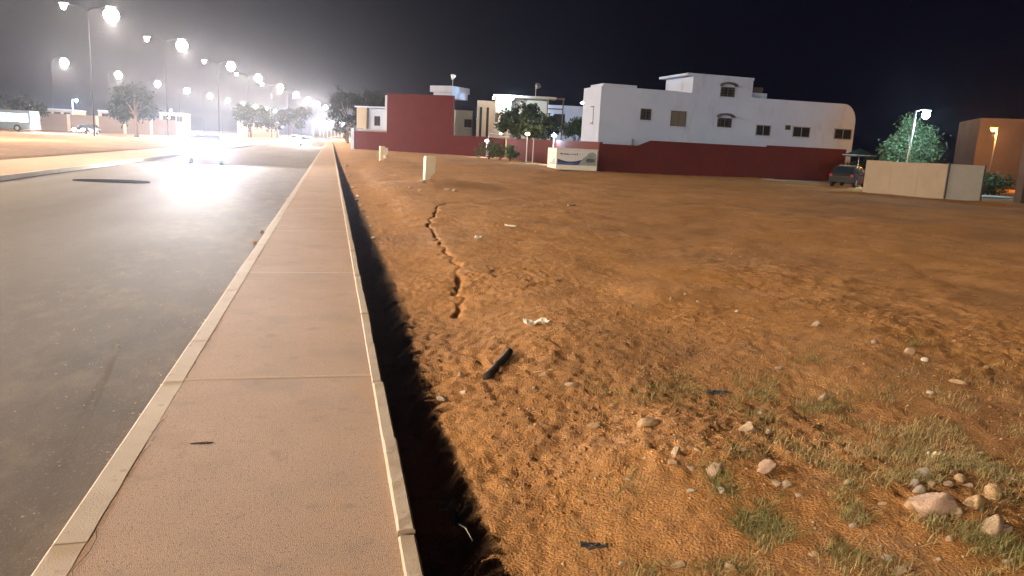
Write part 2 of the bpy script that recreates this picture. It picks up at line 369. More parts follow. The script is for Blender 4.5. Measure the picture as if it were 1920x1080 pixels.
for k in range(10):
    y = 136 + 24 * k; x = -41 + .08 * (y - 136); x *= KS; y *= KS; x -= 2.6
    o = single0 if first else copy_tree(single0); first = False
    o.location = (x, y, -.05)
    tag(o, 'single-arm street lamp, %s from the left in the lower row' % ordn[k], 'street lamp', FARG)
# far crossing string of lower lamps
def low_lamp(h, col, power, lens_m, label, cat='street lamp', arm=.5, group=None, r=.1, bowl=.22):
    t = empty('street_lamp', label=label, cat=cat, group=group)
    MB().tube([(0, 0, 0), (0, 0, h)], [.07, .045], 8).build('pole', steel, t, smooth=True)
    MB().tube([(0, 0, h - .03), (arm, 0, h + .1)], .03, 6).build('arm', steel, t)
    hd = MB().prism([(arm - .05, 0), (arm, .08), (arm + .45, .08), (arm + .5, .01)], -.11, .11, 'y', Matrix.Translation((0, 0, h + .06))).build('lamp_head', steel, t)
    MB().prism([(arm + .03, -.05), (arm + .03, -.003), (arm + .42, -.003), (arm + .42, -.05)], -.09, .09, 'y', Matrix.Translation((0, 0, h + .06))).build('lens', lens_m, hd)
    if bowl: MB().tube([(arm + .22, 0, h + .03 - bowl * (1 - math.cos(a_))) for a_ in np.linspace(.15, PI - .1, 8)], [max(.02, bowl * math.sin(a_)) for a_ in np.linspace(.15, PI - .1, 8)], 14).build('glare_bowl', lens_m, hd, smooth=True)  # added glowing ball under the head, imitates the glare blob
    point('bulb', (arm + .22, 0, h - .12 - 2 * bowl), power, col, t, r); return t
white_l = mat('cool_lens', (.9, .9, .9), emit=(.85, .92, 1), es=3)
first = None
for k, px in enumerate((588, 600, 607, 614, 621, 628, 634, 641, 655)):
    q = D(px, 330, 226 + .08 * (px - 588))
    if first is None: o = first = low_lamp(q.z, (1, .95, .88), 1500, white_l, '')
    else: o = copy_tree(first)
    o.location = (q.x, 330, 0); tag(o, 'tiny distant lamp, %s from the left in the low string over the road end' % ordn[k], 'street lamp', 'lamps across the road end')

# ------------------------------------------------------------ vehicles
glass_car = mat('car_glass', (.015, .017, .02), rough=.08, var=.1, spec=.6)
chrome = mat('wheel_alloy', (.5, .5, .5), rough=.35, metal=.8, var=.1)
hl_on = mat('headlight_on', (1, 1, 1), emit=(1, .97, .95), es=420)
hl_off = mat('headlight_off', (.6, .6, .62), rough=.15, var=.1, spec=.6)
tail_m = mat('tail_light', (.35, .02, .02), rough=.3, var=.1)
plate_m = mat('number_plate', (.7, .7, .68), rough=.5, var=.05)
def car(kind, paint, lit, name='parked_car'):
    """front of the car looks along -y, centred on its base"""
    t = empty(name)
    W = .86; prof = {'hatch': [(-2.0, .30), (-2.05, .55), (-1.95, .72), (-1.05, .92), (1.95, .95), (2.02, .75), (2.0, .32)],
                     'suv': [(-2.2, .42), (-2.25, .80), (-2.15, 1.0), (-1.15, 1.10), (2.15, 1.14), (2.2, .85), (2.18, .45)]}[kind]
    cab = {'hatch': [(-1.10, .90), (-.45, 1.40), (.2, 1.47), (1.25, 1.42), (1.85, .93)], 'suv': [(-1.2, 1.08), (-.7, 1.70), (.1, 1.80), (1.9, 1.76), (2.12, 1.12)]}[kind]
    wr = .31 if kind == 'hatch' else .38; wx = (-1.25, 1.25) if kind == 'hatch' else (-1.42, 1.40)
    top = cab[1][1]; bot = prof[0][1]
    # lower body with wheel arches cut into its outline
    def arch(cx): return [(cx + (wr + .06) * math.cos(a), wr + (wr + .06) * math.sin(a)) for a in np.linspace(0, PI, 9) if wr + (wr + .06) * math.sin(a) > bot]
    outline = prof + [(p, z) for p, z in arch(wx[1])] + [(p, z) for p, z in arch(wx[0])]
    n = len(outline); P = []
    for s, ww in ((-1, W), (1, W)):
        for p, z in outline: P.append((s * (ww - (.05 if abs(p) > 1.9 else 0)), p, z))
    m = MB(); m.poly(P, [tuple(range(n))[::-1], tuple(range(n, 2 * n))] + [(i, (i + 1) % n, n + (i + 1) % n, n + i) for i in range(n)]); m.build('body', paint, t, bevel=.02)
    n = len(cab); P = [(s * (W - .04 - .14 * (z - cab[0][1]) / (top - cab[0][1])), p, z) for s in (-1, 1) for p, z in cab]
    m = MB(); m.poly(P, [tuple(range(n))[::-1], tuple(range(n, 2 * n))] + [(i, i + 1, n + i + 1, n + i) for i in range(n - 1)]); m.build('cabin', paint, t)
    def cp(p, z, s, o=.006): return (s * (W - .04 - .14 * (z - cab[0][1]) / (top - cab[0][1]) + o), p, z)
    for s in (-1, 1):
        zs0 = cab[0][1] + .06; zt = top - .04; f0 = cab[0][0]; f1 = cab[1][0]; e0 = cab[-2][0]; e1 = cab[-1][0]; mid = .35
        m = MB(); m.poly([cp(f0 + .28, zs0, s), cp(mid - .05, zs0, s), cp(mid - .05, zt, s), cp(f1 + .12, zt, s)], [(0, 1, 2, 3)]); m.build('side_window', glass_car, t)
        m = MB(); m.poly([cp(mid + .05, zs0, s), cp(e1 - .28, zs0, s), cp(e0 - .12, zt - .03, s), cp(mid + .05, zt, s)], [(0, 1, 2, 3)]); m.build('side_window', glass_car, t)
        MB().box(s * (W - .02), s * (W + .16), f0 + .42, f0 + .56, cab[0][1] + .02, cab[0][1] + .16).build('wing_mirror', paint, t)
    def slope(a, b, name, mm, off):
        (p0, z0), (p1, z1) = a, b; d = Vector((0, p1 - p0, z1 - z0)); nn = Vector((0, -d.z, d.y)).normalized() * off
        def pt(tt, s): p = p0 + (p1 - p0) * tt; z = z0 + (z1 - z0) * tt; return Vector((s * (W - .12 - .14 * (z - cab[0][1]) / (top - cab[0][1])), p, z)) + nn
        MB().poly([pt(.1, -1), pt(.1, 1), pt(.9, 1), pt(.9, -1)], [(0, 1, 2, 3)]).build(name, mm, t)
    slope(cab[0], cab[1], 'windscreen', glass_car, .008); slope(cab[-1], cab[-2], 'rear_window', glass_car, -.008)
    for s in (-1, 1):
        for q in wx:
            wh = empty('wheel', (s * (W - .10), q, wr)); wh.parent = t
            MB().tube([(-.1, 0, 0), (-.08, 0, 0), (.08, 0, 0), (.1, 0, 0)], [wr - .03, wr, wr, wr - .03], 20).build('tyre', rubber, wh, smooth=False)
            MB().tube([(s * .095, 0, 0), (s * .108, 0, 0)], wr * .62, 12).build('rim', chrome, wh)
    hz = prof[1][1] + .1; fy = prof[1][0]
    for s in (-1, 1):
        MB().box(s * .46, s * .80, fy - .015, fy + .06, hz - .09, hz + .08).build('headlight', hl_on if lit else hl_off, t)
        MB().box(s * .62, s * .80, prof[4][0] + .05, prof[4][0] + .09, prof[4][1] - .22, prof[4][1] - .06).build('tail_light', tail_m, t)
        if lit:
            for pw_, sz_, an_ in ((lit, 12, 92.2), (lit * .07, 45, 85)):       # main beam, and the spread that lights the road in front
                l = bpy.data.lights.new('headlight_beam', 'SPOT'); l.energy = pw_; l.color = (1, .97, .97); l.spot_size = math.radians(sz_); l.spot_blend = 1.0; l.shadow_soft_size = .07
                o = bpy.data.objects.new('headlight_beam', l); C.objects.link(o); o.parent = t; o.location = (s * .64, fy - .08, hz); o.rotation_euler = (math.radians(an_), 0, PI)
    MB().box(-.45, .45, fy - .012, fy + .05, hz - .09, hz + .04).build('grille', darkst, t)
    MB().box(-.26, .26, fy - .025, fy + .03, hz - .22, hz - .12).build('number_plate', plate_m, t)
    return t
silver = mat('silver_paint', (.45, .45, .47), rough=.3, metal=.4, var=.03, spec=.5)
dark_pt = mat('dark_paint', (.025, .022, .025), rough=.25, var=.05, spec=.5)
blue_pt = mat('blue_paint', (.03, .06, .16), rough=.3, var=.05, spec=.5)
white_pt = mat('white_paint', (.7, .7, .7), rough=.35, var=.03, spec=.5)
t = car('hatch', dark_pt, 3600, 'oncoming_car'); t.location = (-6.3, 42, ROADZ); t.rotation_euler[2] = .125
tag(t, 'oncoming car with blinding headlights on the near road', 'car')
c2 = car('hatch', white_pt, 500, 'oncoming_car'); c2.location = (-3.6, 118, ROADZ); tag(c2, 'distant oncoming car with headlights on beside the pavement end', 'car')
c3 = copy_tree(c2); c3.location = (-6.6, 150, ROADZ); tag(c3, 'farthest oncoming car whose headlights show left of another at the road end', 'car')
q = D(163, 122); c4 = car('hatch', dark_pt, 500, 'car'); c4.location = (q.x, 122, .0); c4.rotation_euler[2] = -.28
tag(c4, 'car with bright headlights passing beyond the orange dirt strip at left', 'car')
q = G(1590, 352); c5 = car('hatch', dark_pt, 0); c5.scale = (.86, .86, .86); c5.location = (q.x + .2, q.y + .3, gz(q.x, q.y) - .02); c5.rotation_euler[2] = math.radians(128)
tag(c5, 'small dark car parked beside the beige hoarding', 'car')
c6 = car('hatch', blue_pt, 0); c6.location = (35.6, 46.5, -.02); c6.scale = (.9, .9, .9); c6.rotation_euler[2] = math.radians(140)
tag(c6, 'blue car with pale roof partly hidden behind the beige hoarding', 'car')
MB().box(-.6, .6, -.4, 1.1, 1.475, 1.49).build('roof_panel', white_pt, c6)
# lit bus at the far left
q = D(2, 120); b = empty('bus', (q.x, 120, 0), -.15, 'bus with glowing pale blue windows at the left edge', 'bus')
MB().box(-4.5, 4.5, -1.2, 1.2, .35, 2.9).build('body', mat('bus_paint', (.10, .13, .16), rough=.4, var=.05), b, bevel=.12)
buswin = mat('bus_window_lit', (.6, .8, .9), emit=(.55, .85, 1), es=.35, rough=.2)
for k in range(6): MB().box(-4.2 + 1.42 * k, -2.95 + 1.42 * k, -1.23, -1.19, 1.35, 2.45).build('window', buswin, b)
MB().box(4.49, 4.53, -1.0, 1.0, 1.2, 2.5).build('windscreen', buswin, b)
for q2 in (-2.9, 2.7):
    wh = MB().tube([(q2, -1.22, .48), (q2, -.9, .48)], .48, 16).build('wheel', rubber, b); MB().tube([(q2, -1.235, .48), (q2, -1.2, .48)], .26, 12).build('rim', chrome, wh)
for s in (-.8, .8): MB().box(4.5, 4.56, s - .18, s + .18, .6, .85).build('headlight', mat('bus_headlight', (1, 1, 1), emit=(.8, .93, 1), es=8), b)
point('headlight_beam', (4.9, -.6, .8), 350, (.75, .92, 1), b, .1)

# ------------------------------------------------------------ trees and shrubs
def leaves(name, blobs, n, size, m, parent, clump=.35, seed=1, droop=0):
    r = np.random.default_rng(seed); vol = np.array([b[3] ** 2 for b in blobs]); vol = vol / vol.sum()
    cen = []; 
    nc = max(8, n // 22)
    bi = r.choice(len(blobs), nc, p=vol); B = np.array([b[:3] for b in blobs])[bi]; Rr = np.array([b[3] for b in blobs])[bi]
    d = r.normal(size=(nc, 3)); d /= np.linalg.norm(d, axis=1)[:, None]; rad = Rr * (r.random(nc) ** .35) * r.uniform(.8, 1.12, nc)
    cc = B + d * rad[:, None] * np.array([1, 1, .8])
    ci = r.integers(0, nc, n); c = cc[ci] + r.normal(size=(n, 3)) * clump * .5
    a = r.normal(size=(n, 3)); a /= np.linalg.norm(a, axis=1)[:, None]; a[:, 2] -= droop
    b = np.cross(a, r.normal(size=(n, 3))); b /= np.linalg.norm(b, axis=1)[:, None]
    s = size * r.uniform(.6, 1.4, n)[:, None]
    V = np.stack([c - a * s, c + b * s * .42, c + a * s, c - b * s * .42], 1).reshape(-1, 3)
    return npmesh(name, V, np.arange(4 * n).reshape(-1, 4), m, parent=parent)
def tree(loc, h, blobs, n, size, lm, label, cat='tree', trunk_r=.18, seed=1, name='tree', lean=(0, 0), group=None, droop=0, clump=.35, split=.45):
    t = empty(name, loc, 0, label, cat, group); rr = random.Random(seed)
    m = MB(); tp = Vector((lean[0], lean[1], h * split))
    m.tube([(0, 0, -.1), (lean[0] * .3, lean[1] * .3, h * .15), tuple(tp)], [trunk_r * 1.3, trunk_r, trunk_r * .7], 8)
    for bx in blobs:
        e = Vector(bx[:3]); mid = tp.lerp(e, .5) + Vector((rr.uniform(-.2, .2), rr.uniform(-.2, .2), .1))
        m.tube([tuple(tp - Vector((0, 0, .2))), tuple(mid), tuple(e)], [trunk_r * .55, trunk_r * .35, trunk_r * .12], 5)
        for _ in range(4):
            d = Vector((rr.uniform(-1, 1), rr.uniform(-1, 1), rr.uniform(-.3, .8))).normalized() * bx[3] * .8
            m.tube([tuple(mid.lerp(e, rr.random())), tuple(e + d)], [trunk_r * .15, .01], 4)
    m.build('trunk', bark, t, smooth=True)
    leaves('crown', blobs, n, size, lm, t, seed=seed, droop=droop, clump=clump); return t
def blobset(h, w, k, seed, lo=.45):
    r = random.Random(seed); return [(r.uniform(-.5, .5) * w, r.uniform(-.5, .5) * w, h * r.uniform(lo, .88), w * r.uniform(.16, .28)) for _ in range(k)]
# tree by the blue-white lamp
q = D(1705, 40.0)
tree((q.x + .3, 40.5, 0), 5.4, [(-.9, 0, 1.6, .9), (.5, .2, 1.5, 1.0), (-.4, .1, 2.9, .95), (.9, -.2, 3.2, .8), (0, .3, 3.9, .7), (1.5, 0, 2.3, .7), (-1.4, .1, 2.5, .6), (.3, -.3, 2.2, 1.0)], 8500, .085, leaf_p,
     'bushy green tree lit by the blue-white lamp behind the beige hoarding', trunk_r=.12, seed=3, droop=.3, clump=.4)
lb = mat('blue_white_lens', (.9, .95, 1), emit=(.55, .85, 1), es=3)
q = D(1713, 37.6, 212)
L = low_lamp(q.z + .15, (.58, .86, 1), 90, lb, 'slim street lamp with a starry blue-white light above the bushy tree', r=.12); L.location = (q.x, 37.6, 0); L.rotation_euler[1] = .03
# wide crown in front of the courtyard house
q = D(988, 78)
tree((q.x, 78, 0), 6.5, [(-1.8, 0, 4.2, 1.3), (1.6, 0, 4.0, 1.4), (0, .3, 5.0, 1.3), (-.6, 0, 3.2, 1.2), (1.2, .2, 2.8, 1.0), (-2.6, 0, 3.4, .8), (2.6, .1, 3.2, .8)], 5000, .2, leaf_d,
     'dark broad-crowned tree in front of the cream courtyard house', trunk_r=.2, seed=5)
q = D(1078, 70); tree((q.x, 70, 0), 4.6, [(-.8, 0, 3.2, .7), (.7, 0, 3.3, .8), (0, 0, 3.7, .7)], 1700, .17, leaf_d, 'small flat-topped dark tree beside the white house corner', trunk_r=.13, seed=6)
for px, yy, h, wd, lab, sd in ((652, 175, 11.5, 7, 'dark tree mass nearest the road end behind the white houses', 21), (672, 180, 12.5, 8, 'tall dark tree rising behind the white balcony house', 22), (694, 160, 11, 6, 'dark tree showing between the white balcony house and red gable', 23),
                           (255, 120, 7.2, 6, 'round pale-lit tree standing alone beyond the orange dirt at left', 24), (470, 210, 9, 8, 'dim tree behind the oncoming headlights', 25), (520, 235, 8.5, 9, 'dim tree left of the distant headlights', 26),
                           (548, 250, 10, 9, 'dark far tree just left of the road end glare', 27), (36, 140, 6, 7, 'dark low tree behind the bus', 28), (648, 260, 8, 8, 'small dark tree beyond the pavement end', 30)):
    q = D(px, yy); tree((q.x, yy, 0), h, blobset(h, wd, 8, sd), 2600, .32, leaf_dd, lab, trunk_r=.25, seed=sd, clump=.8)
def shrub(loc, w, h, lm, label, sd, n=900, size=.1):
    t = empty('shrub', loc, 0, label, 'shrub'); m = MB(); r = random.Random(sd)
    for _ in range(7): m.tube([(0, 0, -.05), (r.uniform(-.4, .4) * w, r.uniform(-.3, .3) * w, h * .8)], [.03, .01], 5)
    m.build('stem', bark, t)
    leaves('foliage', [(r.uniform(-.35, .35) * w, r.uniform(-.2, .2) * w, h * r.uniform(.3, .7), w * .24) for _ in range(6)], n, size, lm, t, seed=sd, clump=.3); return t
for px, yy, wd, h, lab, sd in ((918, 76, 2.6, 1.9, 'grey-green shrub at the left end of the sagging rail by the red wall', 41), (938, 74, 2.4, 2.1, 'dense shrub under the glowing lamp rail by the red wall', 42), (958, 71, 2.0, 1.7, 'dusty shrub nearest the pink-lit part of the red wall', 43),
                               (1850, 36.5, 2.2, 1.5, 'dark hedge bush right of the grey hoarding panel', 44), (1872, 38, 2.2, 1.3, 'low dark bush below the orange lamp', 45), (1612, 50, 2.6, 2.2, 'dark bush at the right end of the long red wall', 46)):
    q = D(px, yy); shrub((q.x, yy, 0), wd, h, leaf_d if px > 1500 else leaf_g, lab, sd)

# ------------------------------------------------------------ buildings
class Face:                                    # a vertical facade from a to b (seen with a on the left); local x along it, y into the building
    def __init__(s, a, b):
        s.a = Vector((a[0], a[1], 0)); d = Vector((b[0] - a[0], b[1] - a[1], 0)); s.L = d.length; s.t = d.normalized()
        s.n = Vector((s.t.y, -s.t.x, 0)); s.M = Matrix.Translation(s.a) @ Matrix((s.t, -s.n, (0, 0, 1))).transposed().to_4x4()
    def at(s, px, py):                         # local (x, z) where a sight line meets the facade
        r = ray(px, py); o = Vector((0, 0, EYE)); k = (s.a - o).dot(s.n) / r.dot(s.n); p = o + r * k
        return (p - s.a).dot(s.t), p.z
def window(F_, x0, x1, z0, z1, parent, pane=None, fr=None, sill=True, hood=False, bars=0):
    fr = fr or wood; M = F_.M; f = MB(); tk = .07
    f.box(x0 - tk, x0, -.05, .02, z0 - tk, z1 + tk, M).box(x1, x1 + tk, -.05, .02, z0 - tk, z1 + tk, M).box(x0, x1, -.05, .02, z1, z1 + tk, M).box(x0, x1, -.05, .02, z0 - tk, z0, M)
    f.box((x0 + x1) / 2 - .025, (x0 + x1) / 2 + .025, -.045, .02, z0, z1, M)
    o = f.build('window', fr, parent)
    MB().box(x0, x1, -.018, .03, z0, z1, M).build('pane', pane or darkgl, o)
    if sill: MB().box(x0 - .12, x1 + .12, -.13, .01, z0 - tk - .07, z0 - tk, M).build('sill', whitep, o)
    if bars:
        b_ = MB()
        for k in range(bars): xx = x0 + (x1 - x0) * (k + .5) / bars; b_.box(xx - .012, xx + .012, -.10, -.08, z0 - .02, z1 + .02, M)
        for k in range(3): zz = z0 + (z1 - z0) * (k + .5) / 3; b_.box(x0 - .03, x1 + .03, -.105, -.075, zz - .012, zz + .012, M)
        b_.build('grille', darkst, o)
    if hood:
        w_ = (x1 - x0) / 2 + .18; cx = (x0 + x1) / 2; n_ = 10
        outer = [(cx + w_ * math.cos(a), z1 + .12 + .30 * math.sin(a)) for a in np.linspace(0, PI, n_)]; inner = [(cx + (w_ - .1) * math.cos(a), z1 + .10 + .20 * math.sin(a)) for a in np.linspace(PI, 0, n_)]
        MB().prism(outer + inner, -.38, .01, 'y', M).build('hood', mat('tile_hood', (.10, .07, .07), rough=.9), o)
    return o

# long white house behind the red wall
A = D(1120, 53.6); Bq = D(1606, 53.6)
Fm = Face((A.x, 53.6), (Bq.x, 54.4)); M = Fm.M
h = empty('white_house', (0, 0, 0), 0, 'long two-storey white house with a raised tower behind the dark red wall', 'house')
zr0 = Fm.at(1122, 160)[1]; zr1 = Fm.at(1420, 184)[1]; zr2 = Fm.at(1585, 195)[1]
xt0 = Fm.at(1300, 150)[0]; xt1 = Fm.at(1413, 150)[0]; zt = Fm.at(1413, 148)[1]; zt0 = Fm.at(1300, 143)[1]
L = Fm.L
m = MB(); m.box(0, 6.3, 0, 3.6, 0, zr0, M); m.build('wall', whitep, h)
m = MB(); m.box(6.302, xt1 + .3, .004, 9, 0, zr0 - .03, M)
m.build('wall', whitep, h)
xe = Fm.at(1583, 200)[0]; zc = Fm.at(1603, 230)[1]; arc = [(xe + (L - xe) * math.sin(a), zc + (zr2 - zc) * math.cos(a)) for a in np.linspace(0, PI / 2, 9)]
m = MB(); m.prism([(xt1 + .302, 0), (xt1 + .302, zr1)] + arc + [(L, 0)], 0, 9, 'y', M); m.build('wall', whitep, h)
m = MB(); m.box(xt0, xt1, -.006, 4.5, zr0 - .6, zt - .12, M); tw = m.build('tower', whitep, h)
MB().box(xt0 - .55, xt1 + .03, -.06, 4.7, zt - .12, zt + .06, M).build('cornice', whitep, tw)
m = MB(); x0 = Fm.at(1413, 180)[0]; x1_ = Fm.at(1452, 180)[0]; m.box(x0 + .01, x1_, 1.0, 4, zr1 - .3, Fm.at(1440, 176)[1] + .1, M); rs = m.build('roof_room', whitep, h)
MB().box(x0 + .01, x1_ - .5, .9, 3.6, Fm.at(1440, 176)[1] + .102, Fm.at(1440, 168)[1] + .2, M).build('roof_awning', darkst, rs)
m = MB(); m.box(.3, 3.0, .4, 3.0, zr0 + .002, zr0 + .22, M); m.build('parapet', whitep, h)
m = MB(); m.box(-.10, 2.6, -.30, 0, Fm.at(1115, 262)[1] - .3, Fm.at(1115, 262)[1] + .25, M); m.build('ledge', whitep, h)
for (a, b_, c_, d_), kw in (((1203, 1218, 205, 224), dict(bars=3)), ((1260, 1283, 209, 236), dict(pane=curtain)), ((1353, 1375, 164, 181), dict(hood=True, bars=3)), ((1347, 1369, 222, 238), dict(hood=True, bars=3)),
                            ((1419, 1442, 235, 254), dict(fr=greyp)), ((1488, 1516, 238, 257), dict(fr=greyp)), ((1474, 1480, 236, 242), dict(sill=False)), ((1566, 1594, 242, 261), dict(fr=greyp, sill=False))):
    x0, z1 = Fm.at((a + 0), c_); x1, z0 = Fm.at(b_, d_); window(Fm, x0, x1, z0, z1, h, **kw)
Fs = Face((A.x - .02, 57.2), (A.x - .02, 53.6)); Fs.a.x += 0
x0, z1 = Fs.at(1100, 202); x1, z0 = Fs.at(1109, 230); window(Fs, .9, 2.3, z0, z1, h, pane=curtain)
m = MB(); r_ = random.Random(4)                # aerials and a water tank on the roof
q0 = Fm.at(1370, 135)
for k, xx in enumerate((xt0 + 1.2, xt0 + 3.4, xt1 - .8)):
    m = MB(); m.tube([M @ Vector((xx, 2, zt + .05)), M @ Vector((xx, 2, zt + 1.0 + .2 * k))], .02, 5)
    for j in range(3): m.tube([M @ Vector((xx - .25, 2, zt + .6 + .15 * j)), M @ Vector((xx + .25, 2, zt + .62 + .15 * j))], .01, 4)
    m.build('aerial', polem, h)

# dark red plot wall, stepped, from the hoarding to the car
Wf = Face((18.5, 51.0), (38.9, 51.3)); M = Wf.M
t = empty('red_wall', (0, 0, 0), 0, 'long dark red boundary wall below the white house', 'wall')
xa = Wf.at(1197, 270)[0]; xb = Wf.at(1222, 264)[0]; za = 1.98; zb = Wf.at(1230, 264)[1]; xc = Wf.at(1440, 272)[0]; zc2 = Wf.at(1450, 273)[1]; ze = Wf.at(1600, 281)[1]
MB().prism([(0, -.5), (0, za), (xa, za - .02), (xb, zb), (xc, zb), (xc + .05, zc2), (Wf.L, ze), (Wf.L, -.5)], 0, .22, 'y', M).build('wall', redp, t)
m = MB(); r_ = random.Random(9)
for k in range(26):
    xx = r_.uniform(.4, Wf.L - 1); zz = r_.uniform(.25, 1.7); s_ = r_.uniform(.06, .22)
    m.poly([M @ Vector((xx + s_ * math.cos(a) * r_.uniform(.7, 1.5), -.004, zz + s_ * .7 * math.sin(a) * r_.uniform(.6, 1.3))) for a in np.linspace(0, 2 * PI, 9)[:-1]], [tuple(range(8))])
m.build('scuff', mat('wall_scuff', (.07, .022, .02), rough=.95, var=.25), t)
# return wall running away from the hoarding corner
Wr = Face((19.9, 86), (18.9, 52)); t = empty('red_wall', (0, 0, 0), 0, 'red wall receding from the printed hoarding towards the shrubs', 'wall')
MB().prism([(0, -.5), (0, 2.3), (Wr.L, 2.1), (Wr.L, -.5)], 0, .22, 'y', Wr.M).build('wall', redp, t)
# far wall and red gable building
Wl = Face((3.0, 101.5), (19.8, 87.2)); t = empty('red_wall', (0, 0, 0), 0, 'low red wall running from the roadside gate pillar under the tall red gable', 'wall')
MB().box(0, Wl.L, 0, .25, -.4, 2.35, Wl.M).build('wall', redfar, t); MB().box(-.5, 0, -.1, .4, -.4, 2.7, Wl.M).build('pillar', whitep, t)
a = Wl.a + Wl.t * 3.9 - Wl.n * .3; b_ = Wl.a + Wl.t * 13.6 - Wl.n * .3
Gf = Face((a.x, a.y), (b_.x, b_.y)); xg0 = Gf.at(725, 230)[0]; xg1 = Gf.at(848, 230)[0]
zg0 = Gf.at(727, 175)[1]; zg1 = Gf.at(845, 179)[1]
t = empty('red_building', (0, 0, 0), 0, 'tall blank red gable building with white roadside face', 'building')
MB().prism([(xg0, 0), (xg0, zg0), (xg1, zg1), (xg1, 0)], .02, .4, 'y', Gf.M).build('gable', redfar, t)
pr = Gf.a + Gf.t * (xg1 - .02) - Gf.n * .402; pl = Gf.a + Gf.t * (xg0 - .02) - Gf.n * .402; vd = Vector((pr.x, pr.y, 0)).normalized(); bl = pl - Gf.n * 11
MB().prism([(pl.x, pl.y), (pr.x, pr.y), (pr.x + vd.x * 9 - .8, pr.y + vd.y * 9), (bl.x, bl.y)], 0, min(zg0, zg1) - .05, 'z').build('wall', creamp, t)
MB().box(xg0 - 1.2, xg0 - .022, 1.2, 5.5, 2.6, zg0 - .15, Gf.M).build('balcony', whitep, t)
x0, z0 = Gf.at(806, 178); x1, z1 = Gf.at(842, 164)
MB().box(x0, x1, .8, 4.5, zg1 - .3, z1 - .5, Gf.M).build('roof_room', whitep, t); MB().box(x0 - .4, x1 + .1, .6, 4.8, z1 - .498, z1 + .25, Gf.M).build('roof_slab', whitep, t)
MB().tube([Gf.M @ Vector((x0 + 2, 2, z1 + .2)), Gf.M @ Vector((x0 + 2, 2, z1 + 1.3))], .04, 6).tube([Gf.M @ Vector((x0 + 2, 1.9, z1 + 1.1)), Gf.M @ Vector((x0 + 2, 2.1, z1 + 1.6))], [.1, .35], 10).build('satellite_dish', steel, t)
# white balcony house beyond it
t = empty('white_house', (0, 0, 0), 0, 'white balcony house between the red gable and the road end', 'house')
q0 = D(682, 128); q1 = D(735, 128)
Hf = Face((q0.x, 128), (q1.x + 2, 124)); ztp = Hf.at(700, 203)[1]
MB().box(0, Hf.L, 0, 10, 0, ztp, Hf.M).build('wall', whitep, t)
MB().box(-.9, .9, -.8, -.002, 3.0, ztp + .05, Hf.M).build('balcony', creamp, t)
MB().box(-1.2, 6, -1.0, 9, ztp + .052, ztp + .25, Hf.M).build('roof_slab', whitep, t)
for xx in (2.0, 4.0): window(Hf, xx, xx + .9, 3.6, 5.0, t)
t = empty('garden_wall', (0, 0, 0), 0, 'low white wall beside the road in front of the balcony house', 'wall')
q0 = D(664, 118); MB().box(0, 7.5, 0, .25, 0, 2.7, Matrix.Translation((q0.x, 118, 0))).build('wall', creamp, t); MB().box(-.1, 7.6, -.06, .31, 2.702, 2.82, Matrix.Translation((q0.x, 118, 0))).build('coping', whitep, t)
# small far houses
for (pa, pb, py, yy, lab) in ((852, 884, 208, 122, 'dim grey house with one dark window left of the cream courtyard house'), (882, 908, 222, 130, 'lower dim grey house tucked behind its taller neighbour')):
    q0 = D(pa, yy); q1 = D(pb, yy); f_ = Face((q0.x, yy), (q1.x, yy)); zt_ = f_.at(pa, py)[1]
    t = empty('grey_house', (0, 0, 0), 0, lab, 'house'); MB().box(0, f_.L, 0, 8, 0, zt_, f_.M).build('wall', greyp, t)
    MB().box(-.05, f_.L + .05, -.05, 8.05, zt_ + .002, zt_ + .18, f_.M).build('parapet', greyp, t)
    window(f_, f_.L * .55, f_.L * .55 + 1.1, 4.0 if py < 215 else 3.4, 5.2 if py < 215 else 4.4, t)
    window(f_, f_.L * .5, f_.L * .5 + 1.0, 1.2, 2.4, t)
# cream courtyard house with lamps
Ya = 93.0; q0 = D(926, Ya); q1 = D(1092, Ya); Cf = Face((q0.x, Ya), (q1.x + 1.5, Ya - 3)); M = Cf.M
t = empty('cream_house', (0, 0, 0), 0, 'cream two-storey courtyard house with glowing lamps and a rooftop frame', 'house')
zt_ = Cf.at(930, 181)[1]; xm = Cf.at(958, 200)[0]
MB().box(0, xm, 0, 9, 0, zt_, M).build('wall', creamp, t)
MB().box(-2.3, -.002, .8, 8, 0, Cf.at(906, 188)[1], M).build('wall', creamp, t)
x2 = Cf.at(1030, 200)[0]; MB().box(xm + .002, x2, 2.2, 9, 0, zt_ - .1, M).build('wall', creamp, t)
MB().box(x2 + .002, Cf.L, 1.2, 9, 0, zt_ - .6, M).build('wall', whitep, t)
MB().box(-.3, x2 + .8, -.5, 9.2, zt_ + .002, zt_ + .25, M).build('roof_slab', creamp, t)
m = MB(); xp0 = Cf.at(1026, 186)[0]; xp1 = Cf.at(1055, 188)[0]; zp = Cf.at(1040, 187)[1]
for xx in (xp0, xp1): m.box(xx, xx + .14, -.4, -.26, .0, zp, M)
m.box(xp0 - .1, xp1 + .25, -.42, -.24, zp, zp + .2, M).box(xp0, xp1, -.4, -.26, zp - 1.2, zp - 1.05, M); m.build('pergola_frame', wood, t)
MB().box(xp1 + .5, xp1 + .68, .4, .6, 0, zp - 1.5, M).build('pillar', whitep, t)
for a, b_ in ((929, 933), (944, 948)): window(Cf, Cf.at(a, 225)[0], Cf.at(b_, 225)[0], Cf.at(930, 228)[1], Cf.at(930, 212)[1], t, sill=False)
for a in (.35, 1.2): m = MB().box(-2.3 + a, -2.3 + a + .3, .74, .79, 1.2, Cf.at(906, 188)[1] - .8, M); m.build('window', darkgl, t)
m = MB(); f_ = Face((0, 0), (1, 0)); x0, z0 = Cf.at(1040, 225); m.box(x0, x0 + 1.3, 1.14, 1.19, z0 - .8, z0 + .8, M).build('window', darkgl, t)
